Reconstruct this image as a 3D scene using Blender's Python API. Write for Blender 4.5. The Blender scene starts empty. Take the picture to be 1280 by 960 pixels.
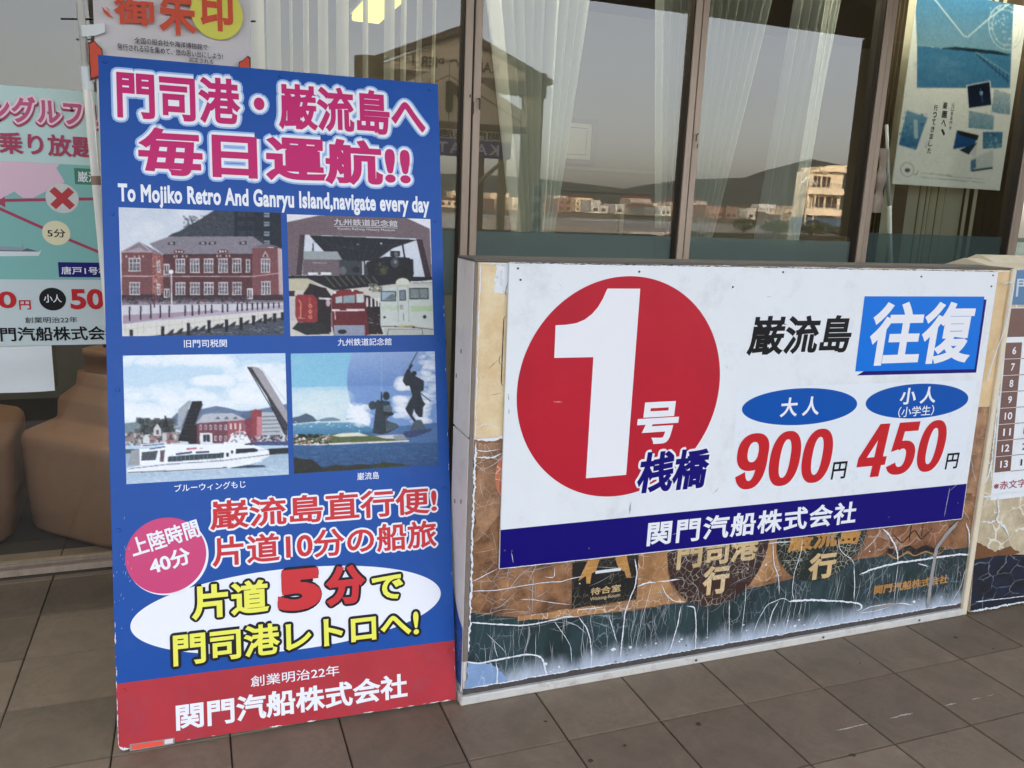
import bpy, bmesh, math, random
import numpy as np
from mathutils import Vector, Matrix
random.seed(7); RNG = np.random.RandomState(5)
S = bpy.context.scene
COL = S.collection
R = math.radians

# ---------------------------------------------------------------- camera, sky, sun, exposure
def make_camera():
    yaw, pitch, roll = R(21.108), R(12.093), R(2.3615)
    cy, sy = math.cos(yaw), math.sin(yaw)
    fwd = Vector((sy, cy, 0)); right = Vector((cy, -sy, 0)); up = Vector((0, 0, 1))
    f2 = fwd*math.cos(pitch) - up*math.sin(pitch); u2 = up*math.cos(pitch) + fwd*math.sin(pitch)
    r3 = right*math.cos(roll) + u2*math.sin(roll); u3 = -right*math.sin(roll) + u2*math.cos(roll)
    cam = bpy.data.cameras.new('camera'); o = bpy.data.objects.new('camera', cam); COL.objects.link(o)
    m = Matrix((r3, u3, -f2)).transposed().to_4x4(); m.translation = Vector((0, 0, 1.4785))
    o.matrix_world = m
    cam.sensor_width = 36; cam.lens = 36*1040.43/1280; cam.clip_start = .05; cam.clip_end = 6000
    S.camera = o
make_camera()
SUN_EL, SUN_AZ = 13.0, -24.0        # degrees; azimuth measured from +Y (behind the building)
w = bpy.data.worlds.new('World'); S.world = w; w.use_nodes = True
nt = w.node_tree; bg = nt.nodes['Background']
sky = nt.nodes.new('ShaderNodeTexSky'); sky.sky_type = 'NISHITA'; sky.sun_disc = False
sky.sun_elevation = R(SUN_EL); sky.sun_rotation = R(SUN_AZ); sky.altitude = 5; sky.air_density = 1.0; sky.dust_density = 2.6; sky.ozone_density = 1.0
hs = nt.nodes.new('ShaderNodeHueSaturation'); hs.inputs['Saturation'].default_value = .40      # thin high haze greys the sky
tint = nt.nodes.new('ShaderNodeMixRGB'); tint.blend_type = 'MULTIPLY'; tint.inputs[0].default_value = 1; tint.inputs[2].default_value = (1.03, .985, 1.0, 1)
nt.links.new(sky.outputs[0], hs.inputs['Color']); nt.links.new(hs.outputs[0], tint.inputs[1]); nt.links.new(tint.outputs[0], bg.inputs[0]); bg.inputs[1].default_value = .15
sl = bpy.data.lights.new('sun', 'SUN'); so = bpy.data.objects.new('sun', sl); COL.objects.link(so)
sl.energy = 3.0; sl.angle = R(.5); sl.color = (1, .80, .58)
sd = Vector((math.sin(R(SUN_AZ))*math.cos(R(SUN_EL)), math.cos(R(SUN_AZ))*math.cos(R(SUN_EL)), math.sin(R(SUN_EL))))
so.rotation_euler = sd.to_track_quat('Z', 'Y').to_euler(); so.location = (0, 0, 30)
S.view_settings.view_transform = 'Standard'; S.view_settings.look = 'None'
S.view_settings.exposure = 2.5; S.view_settings.gamma = 1.0
S.cycles.use_denoising = True
S.cycles.max_bounces = 10; S.cycles.transparent_max_bounces = 24; S.cycles.caustics_reflective = False

# ---------------------------------------------------------------- helpers
def lin(c):
    return tuple(((v/255)/12.92 if v/255 <= .04045 else ((v/255+.055)/1.055)**2.4) for v in c)
MATS = {}
def new_mat(name):
    m = bpy.data.materials.new(name); m.use_nodes = True
    return m, m.node_tree, m.node_tree.nodes['Principled BSDF']
def mat(name, rgb, rough=.5, var=0., scale=12., bump=0., bscale=80., metal=0., spec=.5, coat=0., stretch=None, dirt=None, dirt_amt=.4, dirt_scale=6.):
    """procedural painted / printed / stone surface; rgb is the colour as an sRGB triple"""
    if name in MATS: return MATS[name]
    m, nt, b = new_mat(name); c = lin(rgb)
    b.inputs['Base Color'].default_value = (*c, 1); b.inputs['Roughness'].default_value = rough
    b.inputs['Metallic'].default_value = metal; b.inputs['Specular IOR Level'].default_value = spec
    b.inputs['Coat Weight'].default_value = coat
    tc = nt.nodes.new('ShaderNodeTexCoord'); src = tc.outputs['Object']
    if stretch:
        mp = nt.nodes.new('ShaderNodeMapping'); mp.inputs['Scale'].default_value = stretch
        nt.links.new(src, mp.inputs[0]); src = mp.outputs[0]
    if var:
        n = nt.nodes.new('ShaderNodeTexNoise'); n.inputs['Scale'].default_value = scale; n.inputs['Detail'].default_value = 8
        n.inputs['Roughness'].default_value = .65
        nt.links.new(src, n.inputs['Vector'])
        r = nt.nodes.new('ShaderNodeValToRGB'); r.color_ramp.elements[0].position = .3; r.color_ramp.elements[1].position = .7
        r.color_ramp.elements[0].color = (*[v*(1-var) for v in c], 1); r.color_ramp.elements[1].color = (*[min(1, v*(1+var)) for v in c], 1)
        nt.links.new(n.outputs[0], r.inputs[0]); out = r.outputs[0]
        if dirt:
            n2 = nt.nodes.new('ShaderNodeTexNoise'); n2.inputs['Scale'].default_value = dirt_scale; n2.inputs['Detail'].default_value = 12
            n2.inputs['Roughness'].default_value = .75
            nt.links.new(src, n2.inputs['Vector'])
            r2 = nt.nodes.new('ShaderNodeValToRGB'); r2.color_ramp.elements[0].position = .52; r2.color_ramp.elements[1].position = .72
            r2.color_ramp.elements[1].color = (dirt_amt,)*3 + (1,); r2.color_ramp.elements[0].color = (0, 0, 0, 1)
            nt.links.new(n2.outputs[0], r2.inputs[0])
            mx = nt.nodes.new('ShaderNodeMixRGB'); mx.inputs[2].default_value = (*lin(dirt), 1)
            nt.links.new(r2.outputs[0], mx.inputs[0]); nt.links.new(out, mx.inputs[1]); out = mx.outputs[0]
        nt.links.new(out, b.inputs['Base Color'])
        mr = nt.nodes.new('ShaderNodeMapRange'); mr.inputs['To Min'].default_value = max(0, rough-.08); mr.inputs['To Max'].default_value = min(1, rough+.1)
        nt.links.new(n.outputs[0], mr.inputs[0]); nt.links.new(mr.outputs[0], b.inputs['Roughness'])
    if bump:
        n = nt.nodes.new('ShaderNodeTexNoise'); n.inputs['Scale'].default_value = bscale; n.inputs['Detail'].default_value = 6
        nt.links.new(src, n.inputs['Vector'])
        bp = nt.nodes.new('ShaderNodeBump'); bp.inputs['Strength'].default_value = bump; bp.inputs['Distance'].default_value = .004
        nt.links.new(n.outputs[0], bp.inputs['Height']); nt.links.new(bp.outputs[0], b.inputs['Normal'])
    MATS[name] = m; return m

WL = {}                                             # world location of every thing / part that parents something
def link(o, parent=None):
    COL.objects.link(o)
    if parent is not None: o.parent = parent
    return o
def tag(o, label=None, cat=None, group=None, kind=None):
    if label: o['label'] = label
    if cat: o['category'] = cat
    if group: o['group'] = group
    if kind: o['kind'] = kind
    return o
def thing(name, loc, label, cat, group=None):
    o = bpy.data.objects.new(name, None); o.location = loc; o.empty_display_size = .1; link(o); WL[o] = Vector(loc)
    return tag(o, label, cat, group)
def mesh(name, verts, faces, m, parent=None, smooth=False, loc=None, bevel=0, seg=1):
    """verts in world coordinates"""
    base = WL[parent] if parent is not None else (Vector(loc) if loc else Vector((0, 0, 0)))
    me = bpy.data.meshes.new(name)
    me.from_pydata([(v[0]-base[0], v[1]-base[1], v[2]-base[2]) for v in verts], [], faces)
    if bevel:
        bm = bmesh.new(); bm.from_mesh(me)
        bmesh.ops.bevel(bm, geom=list(bm.edges), offset=bevel, segments=seg, affect='EDGES', profile=.5, clamp_overlap=True)
        bm.to_mesh(me); bm.free()
    if m: me.materials.append(m)
    if smooth:
        me.polygons.foreach_set('use_smooth', [True]*len(me.polygons))
    o = bpy.data.objects.new(name, me)
    if parent is None: o.location = base
    link(o, parent); WL[o] = base
    return o
BF = [(0, 3, 2, 1), (4, 5, 6, 7), (0, 1, 5, 4), (1, 2, 6, 5), (2, 3, 7, 6), (3, 0, 4, 7)]
def bxv(x0, x1, y0, y1, z0, z1):
    return [(x0, y0, z0), (x1, y0, z0), (x1, y1, z0), (x0, y1, z0), (x0, y0, z1), (x1, y0, z1), (x1, y1, z1), (x0, y1, z1)]
def box(name, x0, x1, y0, y1, z0, z1, m, parent=None, bevel=0, loc=None):
    return mesh(name, bxv(x0, x1, y0, y1, z0, z1), BF, m, parent, bevel=bevel, loc=loc)
class MB:
    def __init__(s): s.v = []; s.f = []
    def add(s, v, f):
        k = len(s.v); s.v += [tuple(q) for q in v]; s.f += [tuple(i+k for i in g) for g in f]; return s
    def box(s, *a): return s.add(bxv(*a), BF)
    def tube(s, p, q, r0, r1=None, n=12):
        r1 = r0 if r1 is None else r1
        p, q = Vector(p), Vector(q); d = (q-p).normalized(); a = d.orthogonal().normalized(); b = d.cross(a)
        v = [c+(a*math.cos(t*2*math.pi/n)+b*math.sin(t*2*math.pi/n))*rr for c, rr in ((p, r0), (q, r1)) for t in range(n)]
        return s.add(v, [(t, (t+1) % n, n+(t+1) % n, n+t) for t in range(n)] + [tuple(range(n-1, -1, -1)), tuple(range(n, 2*n))])
    def build(s, name, m, parent=None, **k): return mesh(name, s.v, s.f, m, parent, **k)
class Fr:
    """a flat face in the world: origin, right, up, outward normal"""
    def __init__(s, O, ux, up, n): s.O, s.ux, s.up, s.n = (np.array(a, float) for a in (O, ux, up, n))
    def P(s, u, v, d=0): return s.O + s.ux*u + s.up*v + s.n*d
def flat(name, fr, pts, d, m, parent=None, **k):
    return mesh(name, [fr.P(u, v, d) for u, v in pts], [tuple(range(len(pts)))], m, parent, **k)
def prism(name, fr, pts, d0, d1, m, parent=None, **k):
    n = len(pts); a = sum(pts[i][0]*pts[(i+1) % n][1]-pts[(i+1) % n][0]*pts[i][1] for i in range(n))
    if a < 0: pts = pts[::-1]
    v = [fr.P(u, w_, d0) for u, w_ in pts] + [fr.P(u, w_, d1) for u, w_ in pts]
    f = [tuple(range(n-1, -1, -1)), tuple(range(n, 2*n))] + [(i, (i+1) % n, n+(i+1) % n, n+i) for i in range(n)]
    return mesh(name, v, f, m, parent, **k)
def rect(x0, y0, x1, y1): return [(x0, y0), (x1, y0), (x1, y1), (x0, y1)]
def ellipse(cx, cy, rx, ry, n=64, rot=0):
    c, s_ = math.cos(rot), math.sin(rot)
    return [(cx+rx*math.cos(t)*c-ry*math.sin(t)*s_, cy+rx*math.cos(t)*s_+ry*math.sin(t)*c) for t in (2*math.pi*i/n for i in range(n))]
def ribbon(pts, w, jit=.4, step=.006, taper=True):
    """a ragged flat stroke along pts (2-D), returned as (verts2d, faces)"""
    P = [np.array(p, float) for p in pts]; out = []
    for a, b in zip(P[:-1], P[1:]):
        n = max(1, int(np.hypot(*(b-a))/step))
        for i in range(n): out.append(a+(b-a)*i/n)
    out.append(P[-1]); out = np.array(out)
    for _ in range(3):
        if len(out) > 4: out[1:-1] = (out[:-2]+2*out[1:-1]+out[2:])/4
    t = np.gradient(out, axis=0); t /= np.maximum(np.hypot(t[:, 0], t[:, 1])[:, None], 1e-9); nr = np.stack([-t[:, 1], t[:, 0]], 1)
    n = len(out); a = w*(1+jit*(RNG.rand(n)-.5)*2); b = w*(1+jit*(RNG.rand(n)-.5)*2)
    off = np.convolve(RNG.randn(n+8), np.ones(5)/5, 'same')[4:n+4]*w*jit
    if taper:
        e = np.minimum(1, np.minimum(np.arange(n), np.arange(n)[::-1])/4+.15); a *= e; b *= e
    L = out+nr*(a+off)[:, None]; Rr = out-nr*(b-off)[:, None]
    v = [tuple(q) for q in L]+[tuple(q) for q in Rr]
    return v, [(i, n+i, n+i+1, i+1) for i in range(n-1)]
def ribbons(name, fr, strokes, d, m, parent, kind=None, **k):
    mb = MB()
    for j, (pts, w_) in enumerate(strokes):
        v, f = ribbon(pts, w_, **k); mb.add([fr.P(u, z, d+j*4e-6) for u, z in v], f)
    o = mb.build(name, m, parent)
    if kind: o['kind'] = kind
    return o

# ---- lettering: Blender's own font, turned into flat meshes
GC = {}
def glyphs(s, bev, lw=1., ls=1.):
    k = (s, bev, lw, ls)
    if k in GC: return GC[k]
    c = bpy.data.curves.new('t', 'FONT'); c.body = s; c.size = 1; c.bevel_depth = bev; c.bevel_resolution = 0; c.resolution_u = 4
    c.space_character = lw; c.space_line = ls; c.align_x = 'CENTER' if '\n' in s else 'LEFT'
    o = bpy.data.objects.new('t', c); COL.objects.link(o)
    dg = bpy.context.evaluated_depsgraph_get(); me = bpy.data.meshes.new_from_object(o.evaluated_get(dg))
    v = np.empty(len(me.vertices)*3); me.vertices.foreach_get('co', v); v = v.reshape(-1, 3).copy()
    f = [tuple(p.vertices) for p in me.polygons]
    bpy.data.objects.remove(o); bpy.data.curves.remove(c); bpy.data.meshes.remove(me)
    GC[k] = (v, f); return GC[k]
def text(parent, fr, s, bx, d, m, bold=.015, shear=0., rot=0., outlines=(), lw=1., ls=1., step=None, name='lettering', label=None):
    """bx = (x0, y0, x1, y1): where the ink of the word lies on the face"""
    step = step or 3e-4
    v, f = glyphs(s, bold, lw, ls); v = v.copy(); v[:, 0] += shear*v[:, 1]
    mn, mx = v[:, :2].min(0), v[:, :2].max(0)
    sx, sy = (bx[2]-bx[0])/(mx[0]-mn[0]), (bx[3]-bx[1])/(mx[1]-mn[1])
    cx, cy = (bx[0]+bx[2])/2, (bx[1]+bx[3])/2; c, s_ = math.cos(rot), math.sin(rot)
    def tr(q):
        x = bx[0]+(q[:, 0]-mn[0])*sx-cx; y = bx[1]+(q[:, 1]-mn[1])*sy-cy
        return np.stack([cx+x*c-y*s_, cy+x*s_+y*c], 1)
    p = tr(v); z = v[:, 2]/max(bold, 1e-6)*step*.3 if bold else v[:, 2]*0
    W = fr.O+p[:, :1]*fr.ux+p[:, 1:]*fr.up+(d+z)[:, None]*fr.n
    top = mesh(name, W, f, m, parent)
    if label: top['label'] = label
    if outlines:
        v0, f0 = glyphs(s, 0, lw, ls); v0 = v0.copy(); v0[:, 0] += shear*v0[:, 1]; p0 = tr(v0)
        cnt = {}
        for g in f0:
            for i in range(len(g)):
                e = (g[i], g[(i+1) % len(g)]); key = (min(e), max(e)); cnt[key] = cnt.get(key, 0)+1
        E = [e for e, n in cnt.items() if n == 1]
        for oi, (r, om, shift) in enumerate(outlines):
            vs = []; fs = []; dd = d-step*(oi+1); K = 10
            ang = np.arange(K)*2*math.pi/K; ring = np.stack([np.cos(ang), np.sin(ang)], 1)*r
            used = set()
            for (a, b) in E:
                A, B = p0[a], p0[b]; t = B-A; L = math.hypot(*t)
                if L < 1e-7: continue
                nr = np.array([-t[1], t[0]])/L*r; k = len(vs); z_ = (k % 61)*1.5e-6
                vs += [(A+nr, z_), (B+nr, z_), (B-nr, z_), (A-nr, z_)]; fs.append((k, k+3, k+2, k+1))
                if a not in used:
                    used.add(a); k = len(vs); z_ = (k % 53)*1.5e-6
                    vs += [(A+q, z_) for q in ring]; fs.append(tuple(range(k, k+K)))
            # fill of the strokes themselves
            k = len(vs); vs += [(q, 1e-4*step/3e-4) for q in p0]; fs += [tuple(i+k for i in g) for g in f0]
            mesh('lettering_outline', [fr.P(q[0]+shift[0], q[1]+shift[1], dd+z_) for q, z_ in vs], fs, om, parent)
    return top

# ---- printed pictures: painted as colour on a fine flat mesh
class Paint:
    def __init__(s, quad, w, h, bg):
        s.grain = True; s.W, s.H = w*2, h*2; s.w, s.h = w, h; s.a = np.empty((s.H, s.W, 3)); s.a[:] = bg
        A = []; B = []
        for (x, y), (u, v) in zip(quad, ((0, 0), (1, 0), (1, 1), (0, 1))):
            A.append([x, y, 1, 0, 0, 0, -u*x, -u*y]); B.append(u); A.append([0, 0, 0, x, y, 1, -v*x, -v*y]); B.append(v)
        s.h8 = np.append(np.linalg.solve(np.array(A), np.array(B)), 1).reshape(3, 3)
    def m(s, pts):
        q = np.c_[np.array(pts, float), np.ones(len(pts))]@s.h8.T; q = q[:, :2]/q[:, 2:]; return q*[s.W, s.H]
    def mask(s, P):
        x0, y0 = np.maximum(np.floor(P.min(0)).astype(int), 0); x1, y1 = np.minimum(np.ceil(P.max(0)).astype(int)+1, [s.W, s.H])
        if x1 <= x0 or y1 <= y0: return None
        X, Y = np.meshgrid(np.arange(x0, x1)+.5, np.arange(y0, y1)+.5); M = np.zeros(X.shape, bool)
        for (ax, ay), (bx_, by) in zip(P, np.roll(P, -1, 0)):
            if ay == by: continue
            c = ((ay > Y) != (by > Y)) & (X < (bx_-ax)*(Y-ay)/(by-ay)+ax); M ^= c
        return (slice(y0, y1), slice(x0, x1)), M
    def poly(s, pts, col, noise=0, alpha=1.):
        r = s.mask(s.m(pts))
        if r is None: return s
        sl_, M = r; c = np.array(col, float)*np.ones(M.shape+(3,))
        if noise: c = c+(RNG.randn(*M.shape)*noise)[..., None]
        k = M[..., None]*alpha; s.a[sl_] = s.a[sl_]*(1-k)+c*k; return s
    def vgrad(s, pts, c0, c1, noise=0):
        r = s.mask(s.m(pts))
        if r is None: return s
        sl_, M = r; t = np.linspace(0, 1, M.shape[0])[:, None, None]; c = np.array(c0)*(1-t)+np.array(c1)*t+np.zeros(M.shape+(3,))
        if noise: c = c+(RNG.randn(*M.shape)*noise)[..., None]
        s.a[sl_] = np.where(M[..., None], c, s.a[sl_]); return s
    def line(s, pts, wid, col, alpha=1.):
        P = [np.array(p, float) for p in pts]
        for a, b in zip(P[:-1], P[1:]):
            t = b-a; L = np.hypot(*t)
            if L < 1e-6: continue
            n = np.array([-t[1], t[0]])/L*wid/2; s.poly([a+n, b+n, b-n, a-n], col, 0, alpha)
        return s
    def ell(s, cx, cy, rx, ry, col, noise=0, alpha=1.): return s.poly(ellipse(cx, cy, rx, ry, 28), col, noise, alpha)
    def rc(s, x0, y0, x1, y1, col, noise=0, alpha=1.): return s.poly([(x0, y0), (x1, y0), (x1, y1), (x0, y1)], col, noise, alpha)
    def cloud(s, x0, y0, x1, y1, col, n=40, r=(15, 50), alpha=.15, seed=1):
        g = np.random.RandomState(seed)
        for _ in range(n):
            q = r[0]+g.rand()*(r[1]-r[0]); s.ell(x0+g.rand()*(x1-x0), y0+g.rand()*(y1-y0), q*1.6, q*.8, col, 0, alpha)
        return s
    def speck(s, x0, y0, x1, y1, cols, n, size=(3, 10), seed=2, alpha=.9, squash=1.):
        g = np.random.RandomState(seed)
        for _ in range(n):
            q = size[0]+g.rand()*(size[1]-size[0]); cx, cy = x0+g.rand()*(x1-x0), y0+g.rand()*(y1-y0)
            s.rc(cx-q/2, cy-q*squash/2, cx+q/2, cy+q*squash/2, cols[g.randint(len(cols))], 0, alpha)
        return s
    def build(s, name, fr, bx, d, parent, m):
        a = s.a.reshape(s.h, 2, s.w, 2, 3).mean((1, 3))
        if s.grain:                                   # print grain, soft mottling, screen-print contrast
            n = np.zeros((s.h, s.w))
            for sc, am in ((1, 6), (2, 4), (5, 1.6)):
                q = RNG.randn(s.h//sc+2, s.w//sc+2); n += np.kron(q, np.ones((sc, sc)))[:s.h, :s.w]*am
            lum = a.mean(2, keepdims=True); a = lum+(a-lum)*.80; dark = 1-.55*np.clip(a/255, 0, 1); a = 118+(a-128)*1.16+n[..., None]*dark
            a[1:-1, 1:-1] = a[1:-1, 1:-1]*.64+(a[:-2, 1:-1]+a[2:, 1:-1]+a[1:-1, :-2]+a[1:-1, 2:])*.09
        a = np.clip(a, 0, 255)/255
        a = np.where(a <= .04045, a/12.92, ((a+.055)/1.055)**2.4)
        h, w_ = s.h, s.w; U, V = np.meshgrid(np.linspace(bx[0], bx[2], w_), np.linspace(bx[3], bx[1], h))
        P = fr.O+U.reshape(-1, 1)*fr.ux+V.reshape(-1, 1)*fr.up+fr.n*d-np.array(WL[parent])
        me = bpy.data.meshes.new(name); me.vertices.add(h*w_); me.vertices.foreach_set('co', P.ravel())
        i = (np.arange(h-1)[:, None]*w_+np.arange(w_-1)).ravel(); q = np.stack([i, i+w_, i+w_+1, i+1], 1)
        me.loops.add(q.size); me.loops.foreach_set('vertex_index', q.ravel()); me.polygons.add(len(q))
        me.polygons.foreach_set('loop_start', np.arange(len(q))*4)
        me.update(calc_edges=True)
        ca = me.color_attributes.new('print', 'FLOAT_COLOR', 'POINT')
        ca.data.foreach_set('color', np.c_[a.reshape(-1, 3), np.ones(h*w_)].ravel())
        me.materials.append(m); o = bpy.data.objects.new(name, me); link(o, parent); WL[o] = WL[parent]; return o
def print_mat(rough=.3, spec=.5):
    m, nt, b = new_mat('printed_picture'); a = nt.nodes.new('ShaderNodeAttribute'); a.attribute_name = 'print'
    nt.links.new(a.outputs['Color'], b.inputs['Base Color']); b.inputs['Roughness'].default_value = rough; b.inputs['Specular IOR Level'].default_value = spec
    return m
PRINT = print_mat(.36, .25)

# ---------------------------------------------------------------- materials
M_tile = mat('terracotta_tile', (136, 120, 101), .6, .26, 7, .25, 160, dirt=(92, 80, 68), dirt_amt=.6, dirt_scale=4)
def tile_variation():
    nt = M_tile.node_tree; b = nt.nodes['Principled BSDF']; l = b.inputs['Base Color'].links[0]; src = l.from_socket
    oi = nt.nodes.new('ShaderNodeObjectInfo'); mr = nt.nodes.new('ShaderNodeMapRange'); mr.inputs['To Min'].default_value = .74; mr.inputs['To Max'].default_value = 1.14
    hs = nt.nodes.new('ShaderNodeHueSaturation'); nt.links.new(oi.outputs['Random'], mr.inputs[0]); nt.links.new(mr.outputs[0], hs.inputs['Value'])
    nt.links.new(src, hs.inputs['Color']); nt.links.new(hs.outputs[0], b.inputs['Base Color'])
tile_variation()
M_ground = mat('grey_paving', (172, 166, 156), .8, .2, 3, .3, 60)
M_grout = mat('dark_grout', (52, 46, 42), .9, .2, 40)
M_alu = mat('bronze_aluminium', (168, 151, 136), .42, .10, 40, .05, 200, metal=.25, stretch=(1, 1, .1), dirt=(96, 82, 72), dirt_amt=.5, dirt_scale=14)
M_aludark = mat('dark_gasket', (52, 44, 38), .7)
M_wall = mat('rendered_wall', (150, 140, 126), .85, .1, 4, .2, 40)
M_inwall = mat('interior_wall', (104, 99, 86), .85, .05, 3)
M_soffit = mat('brown_soffit', (92, 72, 50), .7, .15, 6, stretch=(.3, 4, 1))
M_white = mat('white_paint', (222, 228, 230), .4, .03, 10)
M_signwhite = mat('white_sign_face', (230, 235, 239), .38, .018, 7, .04, 30, spec=.25, dirt=(170, 172, 168), dirt_amt=.35, dirt_scale=5)
M_black = mat('black_ink', (16, 16, 22), .45, spec=.2)
M_white_ink = mat('white_ink', (236, 238, 243), .4, spec=.25)
M_navy = mat('navy_band', (18, 8, 112), .4, .05, 30, spec=.2)
M_signred = mat('sign_red', (188, 34, 52), .4, .06, 5, spec=.22, dirt=(150, 40, 60), dirt_amt=.4)
M_pricered = mat('price_red', (198, 36, 44), .4, spec=.22)
M_cyan = mat('bright_blue', (0, 116, 220), .4, spec=.22)
M_royal = mat('royal_blue', (0, 82, 172), .4, spec=.22)
M_blueboard = mat('blue_laminate', (17, 78, 162), .36, .07, 4, .03, 12, spec=.25, dirt=(60, 96, 170), dirt_amt=.25, dirt_scale=9)
M_redband = mat('faded_red_band', (180, 52, 62), .40, .10, 7, spec=.25, dirt=(150, 70, 84), dirt_amt=.6, dirt_scale=9)
M_magenta = mat('magenta_ink', (200, 40, 112), .4, spec=.2)
M_halo = mat('pale_blue_halo', (150, 185, 235), .35)
M_title_white = mat('title_white', (240, 243, 250), .4, spec=.25)
M_red_ink = mat('red_ink', (206, 54, 60), .4, spec=.2)
M_yellow = mat('yellow_ink', (240, 238, 86), .35)
M_shadow_ink = mat('dark_plum_ink', (60, 22, 70), .35)
M_dark_ink = mat('dark_outline_ink', (26, 26, 36), .4, spec=.2)
M_pinkdisc = mat('pink_disc', (204, 44, 112), .33, .04, 6)
M_screw = mat('steel_screw', (120, 124, 130), .35, metal=.8)
M_rust = mat('rusty_screw', (66, 58, 56), .6, .3, 200)
M_chip = mat('chipped_white_edge', (226, 224, 220), .7)
M_ply = mat('board_edge', (34, 74, 150), .6, .2, 60)
M_wood = mat('raw_timber', (150, 120, 86), .8, .2, 8, stretch=(1, 1, 12))

# ---------------------------------------------------------------- the ground, tiles, water, far land
def setting():
    g = box('ground', -60, 90, -14, 60, -.6, -.030, M_ground, loc=(0, 0, 0)); tag(g, kind='structure')
    fl = box('pavement', -3.0, 6.0, -3.0, 6.6, -.029, -.006, M_grout, loc=(0, 0, 0)); tag(fl, kind='structure')
    me = None; n = 0
    for i in range(-9, 12):
        for j in range(-5, 9):
            X, Y = .046+.3*i, .99+.3*j
            if X < -1.7 or (Y > 3.3 and X > 1.2) or (Y < .7 and X < -1) or (Y > 2.2 and X > 3.2): continue
            if me is None:
                me = bpy.data.meshes.new('tile'); s_ = .1481
                bm = bmesh.new(); vs = [bm.verts.new(c) for c in bxv(-s_, s_, -s_, s_, -.02, 0)]
                for f in BF: bm.faces.new([vs[k] for k in f])
                bmesh.ops.bevel(bm, geom=[e for e in bm.edges if all(v.co.z > -.01 for v in e.verts)], offset=.0018, segments=2, affect='EDGES')
                bm.to_mesh(me); bm.free(); me.materials.append(M_tile)
            o = bpy.data.objects.new('tile', me); o.parent = fl
            o.location = (X+.15, Y+.15, RNG.uniform(-.0007, .0007)); o.rotation_euler = (RNG.uniform(-.002, .002), RNG.uniform(-.002, .002), RNG.choice([0, 1, 2, 3])*math.pi/2)
            COL.objects.link(o); n += 1
    # chewing gum, drips and flecks of white paint on the tiles
    g = np.random.RandomState(8); FF = Fr((0, 0, .0012), (1, 0, 0), (0, 1, 0), (0, 0, 1)); mb = MB()
    for i in range(46):
        x, y, r_ = g.uniform(-1.2, 3.1), g.uniform(.8, 2.05), g.uniform(.003, .009); p_ = [FF.P(x+r_*(1+g.uniform(-.3, .3))*math.cos(a), y+r_*(1+g.uniform(-.3, .3))*math.sin(a), i*4e-6) for a in np.arange(9)*2*math.pi/9]
        mb.add(p_, [tuple(range(9))])
    o = mb.build('gum_spot', mat('dark_gum', (74, 64, 56), .8)); o.parent = fl; o['kind'] = 'stuff'
    o = ribbons('paint_fleck', FF, [([(1.72, 1.691), (1.846, 1.690)], .0018), ([(1.93, 1.690), (2.02, 1.691)], .0022), ([(2.15, 1.690), (2.20, 1.691)], .0022), ([(2.26, 1.69), (2.30, 1.69)], .0018), ([(2.33, 1.69), (2.36, 1.69)], .0012), ([(.40, 1.39), (.46, 1.391)], .0012)], .0006, mat('white_paint_fleck', (206, 200, 190), .7), None, 'stuff', jit=.7); o.parent = fl
    wm, nt, b = new_mat('sea_water'); b.inputs['Base Color'].default_value = (.02, .05, .06, 1); b.inputs['Roughness'].default_value = .12
    nz = nt.nodes.new('ShaderNodeTexNoise'); nz.inputs['Scale'].default_value = .6; nz.inputs['Detail'].default_value = 6
    tc = nt.nodes.new('ShaderNodeTexCoord'); nt.links.new(tc.outputs['Object'], nz.inputs['Vector'])
    bp = nt.nodes.new('ShaderNodeBump'); bp.inputs['Strength'].default_value = .5; bp.inputs['Distance'].default_value = .3
    nt.links.new(nz.outputs[0], bp.inputs['Height']); nt.links.new(bp.outputs[0], b.inputs['Normal'])
    o = mesh('sea', [(-2500, -14, -1.4), (2500, -14, -1.4), (2500, -2500, -1.4), (-2500, -2500, -1.4)], [(3, 2, 1, 0)], wm, loc=(0, -500, -1.4)); tag(o, kind='structure')
    q = box('quay', 30, 90, -90, -48, -2, 0, M_ground, loc=(60, -70, 0)); tag(q, kind='structure')
    q = box('far_shore', -200, 1100, -900, -250, -2, 0, M_ground, loc=(300, -600, 0)); tag(q, kind='structure')
    dkg = mat('dark_shore_ground', (84, 80, 72), .9, .3, .05)
    q.data.materials[0] = dkg; bpy.data.objects['far_shore'].data.materials[0] = dkg
    hm = mat('wooded_hillside', (70, 78, 74), .95, .25, .02, 1., .05)
    # two mountain ridges across the strait, each with real depth
    def ridge(name, Y, prof, depth, seed):
        g_ = np.random.RandomState(seed); xs = np.linspace(prof[0][0], prof[-1][0], 160); zs = np.interp(xs, [p[0] for p in prof], [p[1] for p in prof])
        k = np.convolve(g_.randn(170), np.ones(4)/4, 'same')[:160]*3.2; zs = zs+k
        rows = 9; V = []; F = []
        for r in range(rows):
            t = r/(rows-1)*2-1; h_ = 1-abs(t)**1.4
            wob = np.convolve(g_.randn(170), np.ones(9)/9, 'same')[:160]
            for x, z in zip(xs, zs+wob*6*(abs(t) > .05)*h_): V.append((x, Y+t*depth, max(-3, z*h_-2)))
        for r in range(rows-1):
            for i in range(159): a = r*160+i; F.append((a, a+1, a+161, a+160))
        tag(mesh(name, V, F, hm, loc=(0, Y, 0), smooth=True), kind='structure')
    ridge('hills', -1500, [(-2400, 30), (-1200, 70), (-500, 60), (0, 75), (300, 60), (560, 58), (680, 51), (731, 47), (785, 38), (830, 44), (928, 68), (975, 72), (1060, 78), (1142, 86), (1190, 108), (1240, 127), (1290, 122), (1330, 112), (1450, 90), (1800, 120), (2600, 60)], 500, 3)
setting()
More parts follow.
